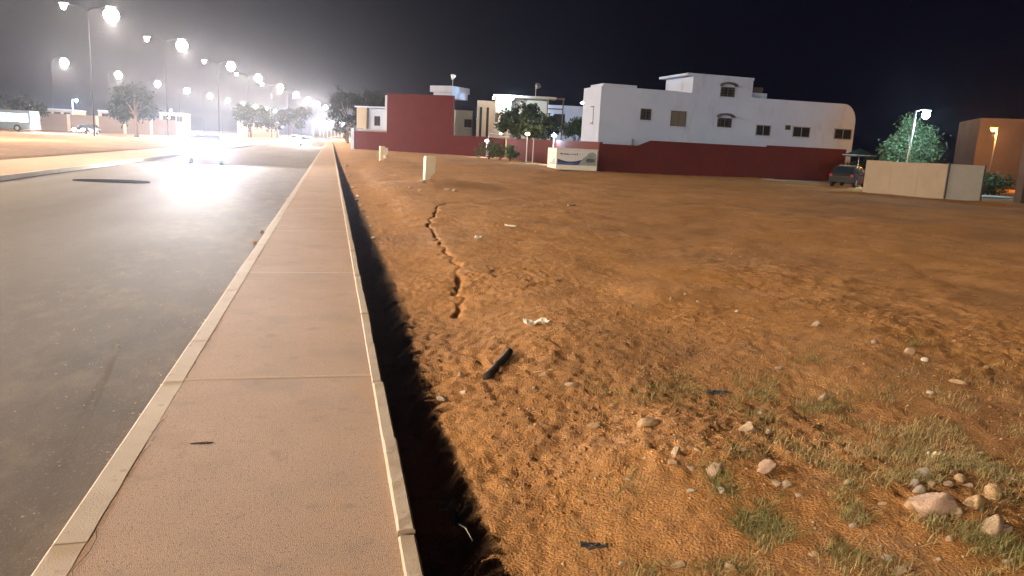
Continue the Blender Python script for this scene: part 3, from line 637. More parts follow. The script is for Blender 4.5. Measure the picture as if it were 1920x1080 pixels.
MB().tube([M @ Vector((5, 3, zt_ + .2)), M @ Vector((5, 3, zt_ + 1.6))], .03, 5).tube([M @ Vector((5, 2.9, zt_ + 1.4)), M @ Vector((5.3, 2.5, zt_ + 1.8))], [.08, .4], 10).build('satellite_dish', steel, t)
def wall_lamp(loc, col, power, em, label, r=.12, es=1.2, gr=.14):
    t_ = empty('wall_lamp', loc, 0, label, 'lamp'); MB().box(-.08, .08, .0, .12, .12, .22).build('bracket', darkst, t_)
    me = MB().tube([(0, 0, -.13), (0, 0, -.08), (0, 0, .05), (0, 0, .12)], [.05, gr, gr, .05], 12); me.build('globe', mat('globe_' + em, (1, 1, 1), emit=col, es=es), t_, smooth=True)
    point('bulb', (0, -.35, 0), power * .7, col, t_, r); return t_
warm = (1, .72, .42); cool = (.5, .8, 1)
for px, py, yy, col, pw, em, lab in ((940, 250, 91, warm, 60, 'warm', 'warm round globe lamp at left on the cream courtyard house'), (989, 251, 76.6, warm, 25, 'warm', 'warm round globe lamp on a post in front of the broad dark tree'),
                                     (960, 185, 92.0, cool, 160, 'cool', 'blue-white lamp high at the roof corner of the cream house'), (1039, 254, 64, cool, 90, 'cool', 'blue-white lamp above the red wall behind the printed hoarding'),
                                     (1092, 193, 86, cool, 60, 'cool', 'cool lamp peeping past the white house corner'), (913, 264, 85, (.7, .8, 1), 50, 'pale', 'small pale lamp at the left end of the rail by the shrubs'),
                                     (925, 184, 92.6, (1, .95, .9), 15, 'tiny', 'tiny white lamp on the left roof edge of the cream house')):
    q = D(px, yy, py); wl = wall_lamp((q.x, yy, q.z), col, pw, em, lab, gr=.10 if em == 'tiny' else .24)
    if yy in (76.6, 64): MB().tube([(0, .05, .15), (0, .05, -q.z)], .05, 8).build('post', steel, wl)
    if yy == 85: MB().tube([(0, .05, .15), (0, .05, -q.z)], .04, 8).build('post', steel, wl)
q0 = D(915, 84.5, 262); t = empty('rail', (q0.x, 84.3, 0), 0, 'sagging double pipe rail above the shrubs left of the pink-lit wall', 'rail')
MB().tube([(0, 0, 2.75), (1.6, -.05, 2.6), (3.6, 0, 2.5)], .05, 6).tube([(0, 0, 2.35), (1.6, -.05, 2.25), (3.6, 0, 2.2)], .04, 6).build('bar', steel, t)
[MB().tube([(x_, 0, 0), (x_, 0, 2.6)], .05, 6).build('post', steel, t) for x_ in (.02, 3.58)]
for px in (988, 1000):
    q = D(px, 67.5); t = empty('metal_pole', (q.x, 67.5, -.1), 0, 'slim pale pole against the pink-lit wall, %s one of the pair' % ('left' if px == 988 else 'right'), 'pole')
    MB().tube([(0, 0, 0), (0, 0, 2.6 if px == 988 else 2.3)], .045, 8).build('shaft', steel, t); MB().tube([(0, 0, 0), (0, 0, .12)], .12, 8).build('foot', whitep, t)

# printed hoarding box at the wall corner
q0 = D(1045, 50.4); q1 = D(1119, 50.4); Bf = Face((q0.x, 50.4), (q1.x, 50.2)); M = Bf.M
zb0 = Bf.at(1080, 319)[1]; zb1 = Bf.at(1080, 280)[1]
t = empty('printed_hoarding', (0, 0, 0), 0, 'white site hoarding printed with a blue swoosh and dark car shape', 'hoarding')
bw = mat('banner_white', (.52, .52, .55), rough=.5, var=.06, scale=1.5); LB = Bf.L
MB().box(0, LB, .0, .08, zb0, zb1, M).build('front_panel', bw, t)
cw = mat('board_cream', (.62, .58, .50), rough=.6, var=.08)
q2 = D(1028, 53.2); Sf = Face((q2.x, 53.2), (q0.x - .02, 50.42)); MB().box(0, Sf.L, 0, .08, zb0 + .05, zb1 + .02, Sf.M).build('side_panel', cw, t)
MB().box(0, LB, -.03, -.002, zb0, zb0 + .30, M).build('base_board', cw, t)
MB().box(-.04, LB + .04, -.05, .1, zb1 + .002, zb1 + .05, M).build('top_rail', cw, t)
H_ = zb1 - zb0; navy = mat('print_navy', (.035, .045, .13), rough=.5, var=.1); grey_pr = mat('print_grey', (.17, .19, .20), rough=.5, var=.4, scale=3, col2=(.30, .33, .33))
def sheet(pts, mm, nm, off): MB().poly([M @ Vector((x * LB, -off, zb0 + z * H_)) for x, z in pts], [tuple(range(len(pts)))]).build(nm, mm, t)
up = [(.02 + .62 * k / 12, .40 + .22 * (1 - math.sin(PI * k / 12)) * .55) for k in range(13)]
sheet([(.02, .24)] + up[:1] + up[1:] + [(.66, .24)], navy, 'blue_swoosh', .006)
up2 = [(.02 + .60 * k / 12, .33 + .015 * math.cos(k)) for k in range(13)]
sheet([(.03, .285)] + up2 + [(.62, .285)], mat('print_blue', (.10, .13, .28), rough=.5), 'blue_band', .009)
sheet([(.55, .24), (.60, .44), (.66, .60), (.72, .68), (.80, .86), (.90, .90), (.97, .80), (.985, .5), (.98, .24)], grey_pr, 'printed_picture', .011)
sheet([(.72, .5), (.76, .58), (.92, .58), (.96, .46), (.9, .40), (.75, .40)], mat('print_dark', (.08, .085, .09), rough=.5), 'printed_picture', .014)
txt = mat('print_text', (.05, .05, .07), rough=.6)
m = MB(); r_ = random.Random(2); x = .08
while x < .50:                                 # small illegible lettering line
    w_ = r_.uniform(.008, .022); hh = r_.choice((.018, .03, .045)); m.box(x * LB, (x + w_) * LB, -.009, -.004, zb0 + (.76 - hh) * H_, zb0 + (.775 + (hh if r_.random() < .3 else 0)) * H_, M); x += w_ + (r_.uniform(.002, .006) if r_.random() < .8 else .025)
m.build('lettering', txt, t)
m = MB(); x = .15
while x < .8: m.box(x * Sf.L, (x + .06) * Sf.L, -.008, -.002, zb0 + .78 * H_, zb0 + .82 * H_, Sf.M); x += .085
m.build('lettering', grey_pr, t)
MB().poly([Sf.M @ Vector((a_ * Sf.L, -.005, zb0 + b2 * H_)) for a_, b2 in ((.2, .22), (.35, .30), (.55, .36), (.75, .58), (.9, .5), (.95, .22))], [tuple(range(6))]).build('printed_picture', grey_pr, t)

# beige and grey hoarding box at right
Kf = Face((28.1, 35.3), (29.45, 31.1)); K2 = Face((29.47, 31.08), (31.1, 30.6))
t = empty('beige_hoarding', (0, 0, 0), 0, 'chest-high beige boarded enclosure with a grey end panel in the field', 'hoarding')
zk = Kf.at(1700, 304)[1]
for k in range(3): MB().box(Kf.L * k / 3 + .004, Kf.L * (k + 1) / 3 - .004, 0, .06, -.1, zk + (.01, -.012, .006)[k], Kf.M).build('panel', beige, t)
MB().box(0, K2.L, 0, .06, -.1, zk + .01, K2.M).build('panel', mat('pale_grey_panel', (.40, .39, .37), rough=.8, var=.08, scale=1.5), t)
MB().box(-.05, .02, -.05, .05, -.2, zk + .05, K2.M).build('post', darkst, t); MB().box(K2.L - .02, K2.L + .05, -.04, .06, -.2, zk + .03, K2.M).build('post', darkst, t)
MB().poly([(28.1, 35.3, zk - .03), (29.47, 31.1, zk - .03), (31.1, 30.6, zk - .03), (30.6, 35.6, zk - .03)], [(0, 1, 2, 3)]).build('cover', darkst, t)
MB().box(0, 3.0, 0, .06, -.1, zk, Face((31.1, 30.65), (32.4, 35.5)).M).build('panel', greyp, t)
# market umbrella / canopy left of it
q = D(1610, 47, 300); t = empty('parasol', (q.x, 47, 0), 0, 'dark green flat canopy with a pale edge above the small dark parked car', 'parasol')
grn = mat('green_canvas', (.02, .05, .04), rough=.8)
m = MB(); n_ = 8; P = [(0, 0, 2.55)] + [(1.1 * math.cos(2 * PI * k / n_), 1.1 * math.sin(2 * PI * k / n_), 2.05) for k in range(n_)] + [(1.1 * math.cos(2 * PI * k / n_), 1.1 * math.sin(2 * PI * k / n_), 1.95) for k in range(n_)]
m.poly(P, [(0, 1 + k, 1 + (k + 1) % n_) for k in range(n_)] + [(1 + k, 9 + k, 9 + (k + 1) % n_, 1 + (k + 1) % n_) for k in range(n_)]).build('canopy', grn, t)
m = MB(); m.tube([(1.13 * math.cos(2 * PI * k / n_), 1.13 * math.sin(2 * PI * k / n_), 2.06) for k in range(n_ + 1)], .03, 5).build('rim', whitep, t)
MB().tube([(0, 0, 0), (0, 0, 2.5)], .03, 8).build('pole', steel, t)
MB().tube([(0, 0, -.02), (0, 0, .12)], .25, 12).build('base', greyp, t)
# reddish building with orange lamp at far right
q0 = D(1824, 52); q1 = D(1990, 52); Rf = Face((q0.x, 52), (q1.x, 46)); M = Rf.M; L = Rf.L
pinkp = mat('pinkish_render', (.085, .058, .052), rough=.9, col2=(.115, .08, .07), scale=.6)
t = empty('pink_house', (0, 0, 0), 0, 'dusky pink house lit by the orange lamp at the right edge', 'house')
zz = Rf.at(1870, 222)[1]; MB().box(0, L, 0, 8, 0, zz, M).build('wall', pinkp, t)
MB().box(L * .36, L * .75, -1.4, -.002, 0, 2.6, M).build('porch', redp, t)
MB().box(L * .30, L * .85, -1.6, 0, 2.602, 2.8, M).build('porch_roof', pinkp, t)
window(Rf, L * .5, L * .5 + 1.1, 3.4, 4.6, t)
q = D(1863, 47, 241); ol = empty('street_lamp', (q.x, 47, 0), 0, 'orange sodium lamp on a dark pole in front of the pink house', 'street lamp')
om = mat('sodium_lens', (1, .6, .2), emit=(1, .40, .05), es=.3)
MB().tube([(.35, 0, 0), (.35, 0, q.z + .1)], [.06, .04], 8).build('pole', darkst, ol); hd = MB().box(-.15, .40, -.1, .1, q.z + .09, q.z + .19).build('lamp_head', darkst, ol)
MB().tube([(0, 0, q.z + .08), (0, 0, q.z + .0), (0, 0, q.z - .2)], [.2, .24, .12], 10).build('lens', om, hd); point('bulb', (0, -.1, q.z - .45), 110, (1, .42, .08), ol, .12)
q = D(1917, 30); t = empty('wall_pillar', (q.x + .12, 30, 0), 0, 'brownish upright pillar cut by the right edge of the photo', 'pillar')
MB().box(-.12, .3, -.2, .2, -.2, Face((q.x, 30), (q.x + 1, 30)).at(1917, 195)[1], None).build('shaft', pinkp, t)
MB().box(-.16, .34, -.24, .24, Face((q.x, 30), (q.x + 1, 30)).at(1917, 195)[1] + .002, Face((q.x, 30), (q.x + 1, 30)).at(1917, 165)[1], None).build('cap', whitep, t)
t = empty('bollard', tuple(onto(1911, 366)), 0, 'short white bollard beside the pillar at the right edge', 'bollard'); MB().tube([(0, 0, -.1), (0, 0, .35), (0, 0, .42)], [.06, .055, .02], 10).build('shaft', whitep, t, smooth=True); MB().tube([(0, 0, .2), (0, 0, .26)], .062, 10).build('band', darkst, t)
# pavements by the plot
m = MB().box(31.6, 60, 33.5, 35.6, -.3, .09); m.build('path', mat('bluish_path', (.30, .32, .34), rough=.9)); tag(bpy.data.objects['path'], kind='structure')
m = MB().prism([(30.5, 49.2), (35.2, 49.2), (36.6, 46.2), (31.5, 48.0)], -.2, .045, 'z'); tag(m.build('path', mat('bluish_path', (.3, .32, .34))), kind='structure')

# left-hand far wall, houses
q0 = D(70, 150); q1 = D(330, 158); Lf = Face((q0.x, 150), (q1.x, 158)); t = empty('long_wall', (0, 0, 0), 0, 'long low pale wall beyond the orange dirt at left', 'wall')
MB().box(0, Lf.L, 0, .3, 0, 3.0, Lf.M).build('wall', mat('dusty_wall', (.12, .09, .08), rough=.9, var=.15), t); m = MB(); [m.box(x_, x_ + .5, -.08, -.002, 0, 3.05, Lf.M) for x_ in np.arange(0, Lf.L - 1, 4.5)]; m.build('pier', creamp, t)
for k, (pa, pb, py, yy, lab) in enumerate(((75, 140, 204, 175, 'flat-roofed house behind the left end of the long wall'), (185, 235, 208, 172, 'low house behind the middle of the long wall'), (300, 345, 212, 180, 'small shop with lit sign bulbs behind the right end of the long wall'), (445, 520, 226, 240, 'low building behind the oncoming glare'))):
    q0 = D(pa, yy); q1 = D(pb, yy); f_ = Face((q0.x, yy), (q1.x, yy)); t = empty('flat_house', (0, 0, 0), 0, lab, 'house')
    zz = f_.at(pa, py)[1]; MB().box(0, f_.L, 0, 8, 0, zz, f_.M).build('wall', creamp, t)
    MB().box(-.1, f_.L + .1, -.1, 8.1, zz + .002, zz + .2, f_.M).build('parapet', whitep, t)
    for j in range(3): window(f_, f_.L * (.15 + .28 * j), f_.L * (.15 + .28 * j) + 1.1, zz - 1.6, zz - .5, t, sill=False)
q = D(143, 160, 187); L_ = low_lamp(q.z, (.5, .75, 1), 380, mat('blue_lens', (1, 1, 1), emit=(.4, .7, 1), es=3), 'small blue-white lamp above the long wall at left', r=.15); L_.location = (q.x - .7, 160, 0)
for i_, (px, py) in enumerate(((313, 214), (322, 207), (330, 215), (318, 221), (470, 212), (480, 216), (495, 228), (530, 238))):
    yy = 150 if px < 400 else 225
    q = D(px, yy, py); wall_lamp((q.x, yy - .5, q.z), (1, .93, .85), 40, 'far', '%s faint far bulb among the lights %s' % (('leftmost', 'topmost', 'rightmost', 'lowest', 'leftmost', 'second', 'third', 'rightmost')[i_], 'of the small shop beyond the long wall' if px < 400 else 'behind the oncoming car glare'), r=.1, es=2)['group'] = 'far shop bulbs' if px < 400 else 'far roadside bulbs'

# ------------------------------------------------------------ white marker posts
postm = mat('marker_post_white', (.72, .66, .52), rough=.7, col2=(.80, .74, .60), scale=5, bump=.2, bscale=20)
def marker(px, py, pxt, pyt, wd, label, lean=0.0):
    q = onto(px, py); 
    r = ray(pxt, pyt); k = q.y / r.y; hgt = EYE + r.z * k - q.z
    t_ = empty('marker_post', tuple(q), .35, label, 'marker post', 'white marker posts in the field')
    w_ = wd / 2; M_ = Matrix(((1, 0, lean, 0), (0, 1, 0, 0), (0, 0, 1, 0), (0, 0, 0, 1)))
    a_ = .08; m_ = MB(); zs = [(-.15, w_ * .55, a_), (hgt * .28, w_ * .6, a_), (hgt * .42, w_, a_ * 1.2), (hgt * .95, w_ * 1.02, a_ * 1.2), (hgt, w_ * .85, a_ * .9)]
    P = []
    for z, ww, dd in zs: P += [M_ @ Vector((-w_ * .9, -dd, z)), M_ @ Vector((-w_ * .9 + ww * 1.9, -dd, z)), M_ @ Vector((-w_ * .9 + ww * 1.9, dd, z)), M_ @ Vector((-w_ * .9, dd, z))]
    n_ = len(zs); m_.poly(P, [(i * 4 + a, i * 4 + (a + 1) % 4, (i + 1) * 4 + (a + 1) % 4, (i + 1) * 4 + a) for i in range(n_ - 1) for a in range(4)] + [(3, 2, 1, 0), tuple((n_ - 1) * 4 + k_ for k_ in range(4))])
    m_.build('shaft', postm, t_, bevel=.012); MB().box(-.16, .16, -.14, .14, -.15, .03).build('footing', kerb_m, t_); return t_
marker(803, 345, 808, 293, .42, 'largest white marker post, standing nearest on rubble beside the gully', .03)
marker(716, 301, 717, 274, .40, 'middle white marker post with another close behind it', 0)
marker(723, 297, 723, 277, .28, 'thin white marker post half hidden behind the middle one', 0)
marker(661, 273, 661, 254, .6, 'farthest white marker post at the end of the low red wall', 0)

# ------------------------------------------------------------ rocks and litter
def rock_mesh(seed, sub=3, rough_=.5):
    bm = bmesh.new(); bmesh.ops.create_icosphere(bm, subdivisions=sub, radius=1); r_ = random.Random(seed)
    planes = [(Vector((r_.gauss(0, 1), r_.gauss(0, 1), r_.gauss(0, 1))).normalized(), r_.uniform(.45, .85)) for _ in range(11)]
    for v in bm.verts:
        for n_, d_ in planes:
            e = v.co.dot(n_) - d_
            if e > 0: v.co -= n_ * e * .97
        co = np.array(v.co) * 2.3 + seed
        v.co *= 1 + rough_ * float(fbm(np.array([co[0] + co[2]]), np.array([co[1] - co[2] * .7]), 1, 3, seed)[0])
    me = bpy.data.meshes.new('rock'); bm.to_mesh(me); bm.free(); me.polygons.foreach_set('use_smooth', [True] * len(me.polygons)); return me
rk = {c: mat('rock_' + c, a_, rough=.9, col2=b_, scale=2.2, bump=.5, bscale=9) for c, a_, b_ in (('tan', (.36, .24, .14), (.48, .34, .21)), ('pale', (.36, .26, .175), (.46, .34, .24)), ('white', (.50, .43, .35), (.60, .52, .44)),
      ('pink', (.40, .27, .20), (.50, .35, .27)), ('yellow', (.36, .23, .12), (.45, .31, .18)), ('grey', (.34, .28, .23), (.44, .37, .31)))}
RM = {}
def rock(px, py, wpx, c, label, asp=.7, hgt=.55, sd=0, group=None, rz=None):
    q = onto(px, py); dist = (q - Vector((0, 0, EYE))).length; w_ = wpx * dist * 1.25 / F / 2
    key = (sd or (px * 7 + py)) % 9, c
    if key not in RM: me = rock_mesh(key[0] + 1); me.materials.append(rk[c]); RM[key] = me
    o = bpy.data.objects.new('rock' if wpx > 13 else 'pebble', RM[key]); C.objects.link(o)
    o.location = (q.x, q.y, q.z + w_ * hgt * .12); o.scale = (w_, w_ * asp, w_ * hgt); o.rotation_euler = (random.uniform(-.2, .2), random.uniform(-.25, .25), rz if rz is not None else random.uniform(-.5, .5))
    return tag(o, label, 'rock' if wpx > 13 else 'pebble', group)
for a_ in ((1742, 958, 66, 'pink', 'largest pinkish boulder in the grass at lower right', .8, .8), (1716, 948, 30, 'tan', 'earth-coated stone leaning on the left of the largest boulder', .8, .6),
           (1731, 893, 34, 'grey', 'mauve-grey stone standing above the largest boulder', .6, .7), (1716, 908, 18, 'grey', 'small greenish-grey stone left of the mauve stone', .8, .8), (1721, 923, 22, 'grey', 'greyish stone stacked just above the largest boulder', .8, .8),
           (1748, 908, 14, 'pale', 'little pale stone right of the mauve stone', .8, .7), (1778, 909, 20, 'pale', 'pale flat stone in the middle of the upper rock row', .7, .5), (1797, 900, 24, 'tan', 'brown rounded stone behind the pale flat stone', .8, .6), (1817, 912, 19, 'pink', 'pinkish wedge stone at right end of the upper rock row', .6, .5),
           (1857, 930, 33, 'yellow', 'yellowish round stone right of the rock cluster', .9, .85), (1827, 948, 32, 'yellow', 'half-buried ochre stone left of the yellowish round one', .9, .7), (1791, 964, 18, 'pale', 'egg-like pale stone touching the largest boulder', .9, 1.0),
           (1860, 996, 48, 'pale', 'angular cream rock low at the right edge', .6, .7), (1884, 995, 28, 'pink', 'dull pink stone against the angular cream rock', .7, .6),
           (1340, 888, 36, 'pale', 'round tan stone in the middle of the dug soil', .9, .9), (1268, 852, 24, 'pale', 'grey-tan upright stone at the top left of the dug soil', .8, 1.0), (1263, 868, 18, 'tan', 'small stone under the upright grey-tan one', .8, .7), (1297, 882, 30, 'pink', 'elongated stone left of the round tan stone', .45, .6),
           (1440, 878, 44, 'pink', 'flat dusty pink rock right of the dug soil', .7, .5), (1456, 909, 22, 'pale', 'left half of a split pale stone below the dusty pink rock', .8, .7), (1473, 909, 22, 'pale', 'right half of a split pale stone below the dusty pink rock', .8, .6),
           (1298, 920, 20, 'white', 'whitish broken shard under the elongated stone', .5, .4), (1353, 919, 14, 'white', 'white chip below the round tan stone', .9, .8), (1364, 1060, 12, 'white', 'bright white pebble at the bottom edge of the grass', .9, 1.0), (1371, 1068, 19, 'yellow', 'ochre pebble beside the bright white one', .9, 1.0),
           (1275, 1061, 30, 'tan', 'flat tan stone near the bottom edge left of the grass', .7, .5), (1404, 806, 30, 'pale', 'tan block-like stone above the dug soil', .9, .8), (1441, 812, 14, 'white', 'white lumpy pebble right of the tan block', .8, .8), (1425, 776, 11, 'white', 'small white pebble at the left of the green patch', .9, .9),
           (1217, 796, 44, 'tan', 'half-buried sandy rock left of the tan block', .7, .5), (1543, 749, 20, 'pale', 'pale stone alone above the dark grass', .8, .8), (1744, 738, 14, 'white', 'small white shard in the far right grass', .6, .8), (1733, 677, 11, 'white', 'tiny white stone beyond the weeds at right', .8, .9),
           (1706, 660, 15, 'pale', 'cream pebble beside the far right weed tuft', .8, .8), (1531, 610, 18, 'pale', 'pale stone alone on the far bare soil', .8, .7), (1640, 643, 14, 'pink', 'faint pinkish stone on the bare soil at right', .8, .6), (1382, 586, 9, 'white', 'tiny pale stone on the smooth orange soil', .8, .8),
           (1800, 718, 28, 'tan', 'low buried stone at the far right', .7, .4), (870, 737, 13, 'white', 'white pebble on the lit rim of the ditch', .8, .8), (830, 749, 18, 'grey', 'grey stone inside the ditch shadow', .8, .7), (862, 704, 11, 'grey', 'little grey stone above the white rim pebble', .8, .8), (843, 671, 9, 'pale', 'tiny stone on the rim by the ditch', .8, .8),
           (1020, 704, 18, 'pale', 'flat pale pebble right of the dark stick', .7, .5), (1073, 722, 24, 'pale', 'long pale stone right of the dark stick', .5, .5), (1115, 800, 26, 'tan', 'half-buried earthy stone in the middle ground', .7, .4), (1425, 1000, 10, 'pale', 'tiny pebble inside the thick grass', .8, .8),
           (1690, 1072, 32, 'pale', 'cream flat stone at the bottom right edge', .5, .4), (1662, 1048, 16, 'grey', 'grey pebble above the cream flat stone', .8, .7), (1167, 1058, 12, 'pale', 'pale pebble at the bottom near the dark rag', .8, .8), (1525, 1040, 16, 'tan', 'tan pebble at the bottom between grass patches', .7, .7),
           (952, 912, 10, 'pale', 'small pale pebble on the lit ditch bank', .8, .7), (1000, 728, 9, 'pale', 'tiny pebble below the dark stick end', .8, .7)):
    rock(*a_)
NTH = ordn + ['fifteenth']
for i_, (px, py, wp) in enumerate(((783, 350, 9), (793, 340, 10), (812, 352, 9), (826, 347, 8), (838, 356, 10), (852, 358, 11), (770, 352, 7), (788, 358, 8), (845, 350, 7))): rock(px, py, wp, 'grey', 'lump of rubble ' + ['left of', 'just behind left of', 'just right of', 'behind', 'right of', 'farthest right of', 'farthest left of', 'in front of', 'behind right of'][i_] + ' the foot of the largest marker post', group='rubble at the marker post')
for i_, (px, py, wp) in enumerate(((703, 432, 7), (663, 352, 9), (672, 368, 9), (677, 386, 12), (680, 396, 10), (670, 390, 9), (694, 424, 8), (700, 447, 9), (716, 456, 7), (668, 376, 8), (655, 330, 7), (650, 312, 7), (690, 408, 7))): rock(px, py, wp, random.choice(['white', 'pale']), 'pale lump of litter on the far ditch rim, %s from the near end' % ordn[[2, 10, 9, 7, 5, 6, 3, 1, 0, 8, 11, 12, 4][i_]], group='litter along the ditch')
for i_, (px, py, wp) in enumerate(((446, 487, 8), (462, 465, 7), (444, 489, 9), (500, 392, 7))): rock(px, py, wp, 'pale', 'small stone at the foot of the kerb, %s from the near end' % ordn[[1, 2, 0, 3][i_]], group='stones at the kerb foot').location.z = ROADZ + .02
for o in [x for x in C.objects if x.get('group') == 'stones at the kerb foot']: o.location.x = -1.12 - random.random() * .06
STN = ((1588, 905, 14), (1650, 880, 12), (1560, 870, 10), (1500, 930, 13), (1395, 845, 16), (1310, 845, 13), (1240, 905, 14), (1210, 860, 12), (1180, 900, 13), (1330, 940, 12), (1480, 850, 11), (1600, 985, 15), (1655, 945, 12), (1780, 1010, 16), (1900, 900, 14), (1840, 850, 12), (1890, 1055, 18), (1760, 1050, 13), (1090, 940, 11), (1035, 880, 10), (1150, 760, 12), (1205, 690, 10), (1330, 690, 9), (1460, 690, 10), (1590, 690, 11), (1850, 690, 11), (1790, 640, 9), (1260, 560, 9), (1285, 552, 8), (1275, 571, 8), (1310, 566, 7))
for i_, (px, py, wp) in enumerate(STN): rock(px, py, wp, ('pale', 'tan', 'pink', 'grey')[i_ % 4], 'small dull stone half sunk in the field soil, one of many scattered well apart', group='scattered half-sunk stones')
q = G(223, 653, ROADZ); o = rock(223, 653, 6, 'pale', 'single pale pebble lying on the dark road'); o.location = (q.x, q.y, ROADZ + .02)

def scrap(px, py, L_, W_, rz, m_, name, label, cat, thick=.012, curl=.02, z=.01):
    q = onto(px, py); n_ = 7; P = []; r_ = random.Random(px)
    for i in range(n_):
        for j in range(4):
            P.append((L_ * (i / (n_ - 1) - .5) + r_.uniform(-.1, .1) * L_ / n_, W_ * (j / 3 - .5) * r_.uniform(.7, 1.1), curl * r_.uniform(-.2, 1)))
    P2 = [(a, b, c - thick) for a, b, c in P]; Fc = [(i * 4 + j, i * 4 + j + 1, (i + 1) * 4 + j + 1, (i + 1) * 4 + j) for i in range(n_ - 1) for j in range(3)]
    N = len(P); rim = [i * 4 for i in range(n_)] + [(n_ - 1) * 4 + j for j in range(1, 4)] + [i * 4 + 3 for i in range(n_ - 2, -1, -1)] + [2, 1]
    m_b = MB(); m_b.poly(P + P2, Fc + [tuple(k + N for k in f)[::-1] for f in Fc] + [(rim[k], rim[(k + 1) % len(rim)], rim[(k + 1) % len(rim)] + N, rim[k] + N) for k in range(len(rim))])
    o_ = m_b.build(name, m_); o_.location = (q.x, q.y, q.z + z); o_.rotation_euler = (0, 0, rz); return tag(o_, label, cat)
litter = mat('litter_white', (.72, .68, .60), rough=.7, var=.12, scale=20)
dk = mat('dark_rag', (.05, .045, .05), rough=.9, var=.3, scale=12)
scrap(1005, 609, .22, .12, .1, litter, 'plastic_scrap', 'crumpled whitish sack scrap half buried beyond the dark stick', 'litter', curl=.05)
scrap(896, 447, .11, .07, .4, litter, 'paper_scrap', 'small white scrap alone on the far orange soil', 'litter', curl=.05)
scrap(1752, 860, .085, .035, -.1, mat('litter_yellow', (.55, .47, .28), rough=.7, var=.2, scale=15), 'paper_scrap', 'crumpled yellow-white wrapper in the dry grass', 'litter', curl=.03, z=.012)
scrap(1112, 1026, .11, .035, -.15, dk, 'rag', 'dark grey rag lying near the bottom edge', 'rag', curl=.012)
scrap(1345, 738, .18, .05, -.1, mat('bluish_scrap', (.07, .075, .09), rough=.8, var=.3), 'plastic_scrap', 'flattened dark bluish scrap in the pale green patch', 'litter', curl=.01)
def stick(a, b, r0, m_, name, label, cat, lift=.02):
    p0 = onto(*a); p1 = onto(*b); p0.z += lift; p1.z += lift; n_ = 7
    pts = [p0.lerp(p1, k / (n_ - 1)) + Vector((random.uniform(-1, 1), random.uniform(-1, 1), random.uniform(-.5, .5))) * r0 * .25 for k in range(n_)]
    base = p0.lerp(p1, .5); o_ = MB().tube([tuple(p - base) for p in pts], [r0 * random.uniform(.85, 1.1) for _ in pts], 8).build(name, m_, smooth=True); o_.location = base; return tag(o_, label, cat)
stick((912, 716), (955, 666), .028, mat('charred_wood', (.035, .026, .022), rough=.9, var=.4, scale=20), 'wooden_stick', 'thick dark stick lying on the orange soil near the ditch', 'stick', .03)
stick((946, 424), (968, 426), .018, litter, 'pale_stick', 'pale straight stick on the far orange soil', 'stick')
stick((1065, 386), (1078, 386), .02, litter, 'pale_stick', 'short pale stick farther off than the other pale stick', 'stick')
stick((1000, 700), (1040, 695), .006, rk['tan'], 'twig', 'thin twig lying right of the dark stick', 'twig', .01)

# weed in the ditch shadow
q = onto(858, 985); t = empty('weed', (q.x, q.y, q.z), 0, 'thin grassy weed growing in the dark ditch', 'weed'); wm = mat('weed_blade', (.14, .20, .09), rough=.6, var=.3, spec=.3)
pm = mat('weed_blade_pale', (.45, .47, .30), rough=.6, var=.2)
r_ = random.Random(8); m = MB(); m2 = MB()
for k in range(26):
    a = r_.uniform(0, 2 * PI); l_ = r_.uniform(.05, .17); hb = r_.uniform(.02, .14); d_ = Vector((math.cos(a), math.sin(a), 0)); s_ = Vector((-d_.y, d_.x, 0)) * .0028
    p1 = d_ * l_ * .5 + Vector((0, 0, hb)); p2 = d_ * l_ + Vector((0, 0, hb * .9)); b0 = d_ * .01
    (m2 if k < 3 else m).poly([b0 - s_, b0 + s_, p1 + s_, p1 - s_, p2], [(0, 1, 2, 3), (3, 2, 4)])
m.build('blade', wm, t)
for a, b_ in (((860, 984), (884, 948)), ((858, 1000), (888, 1017))):
    pa = onto(*a); rr = ray(*b_); kk = 0; pb = G(b_[0], b_[1], -.02)
    pa = pa + Vector((0, 0, .05)) - q; pb = pb - q; md = pa.lerp(pb, .5) + Vector((0, 0, .02)); s_ = Vector((.004, .001, 0))
    MB().poly([pa - s_, pa + s_, md + s_ * .8, md - s_ * .8, pb], [(0, 1, 2, 3), (3, 2, 4)]).build('blade', pm, t)

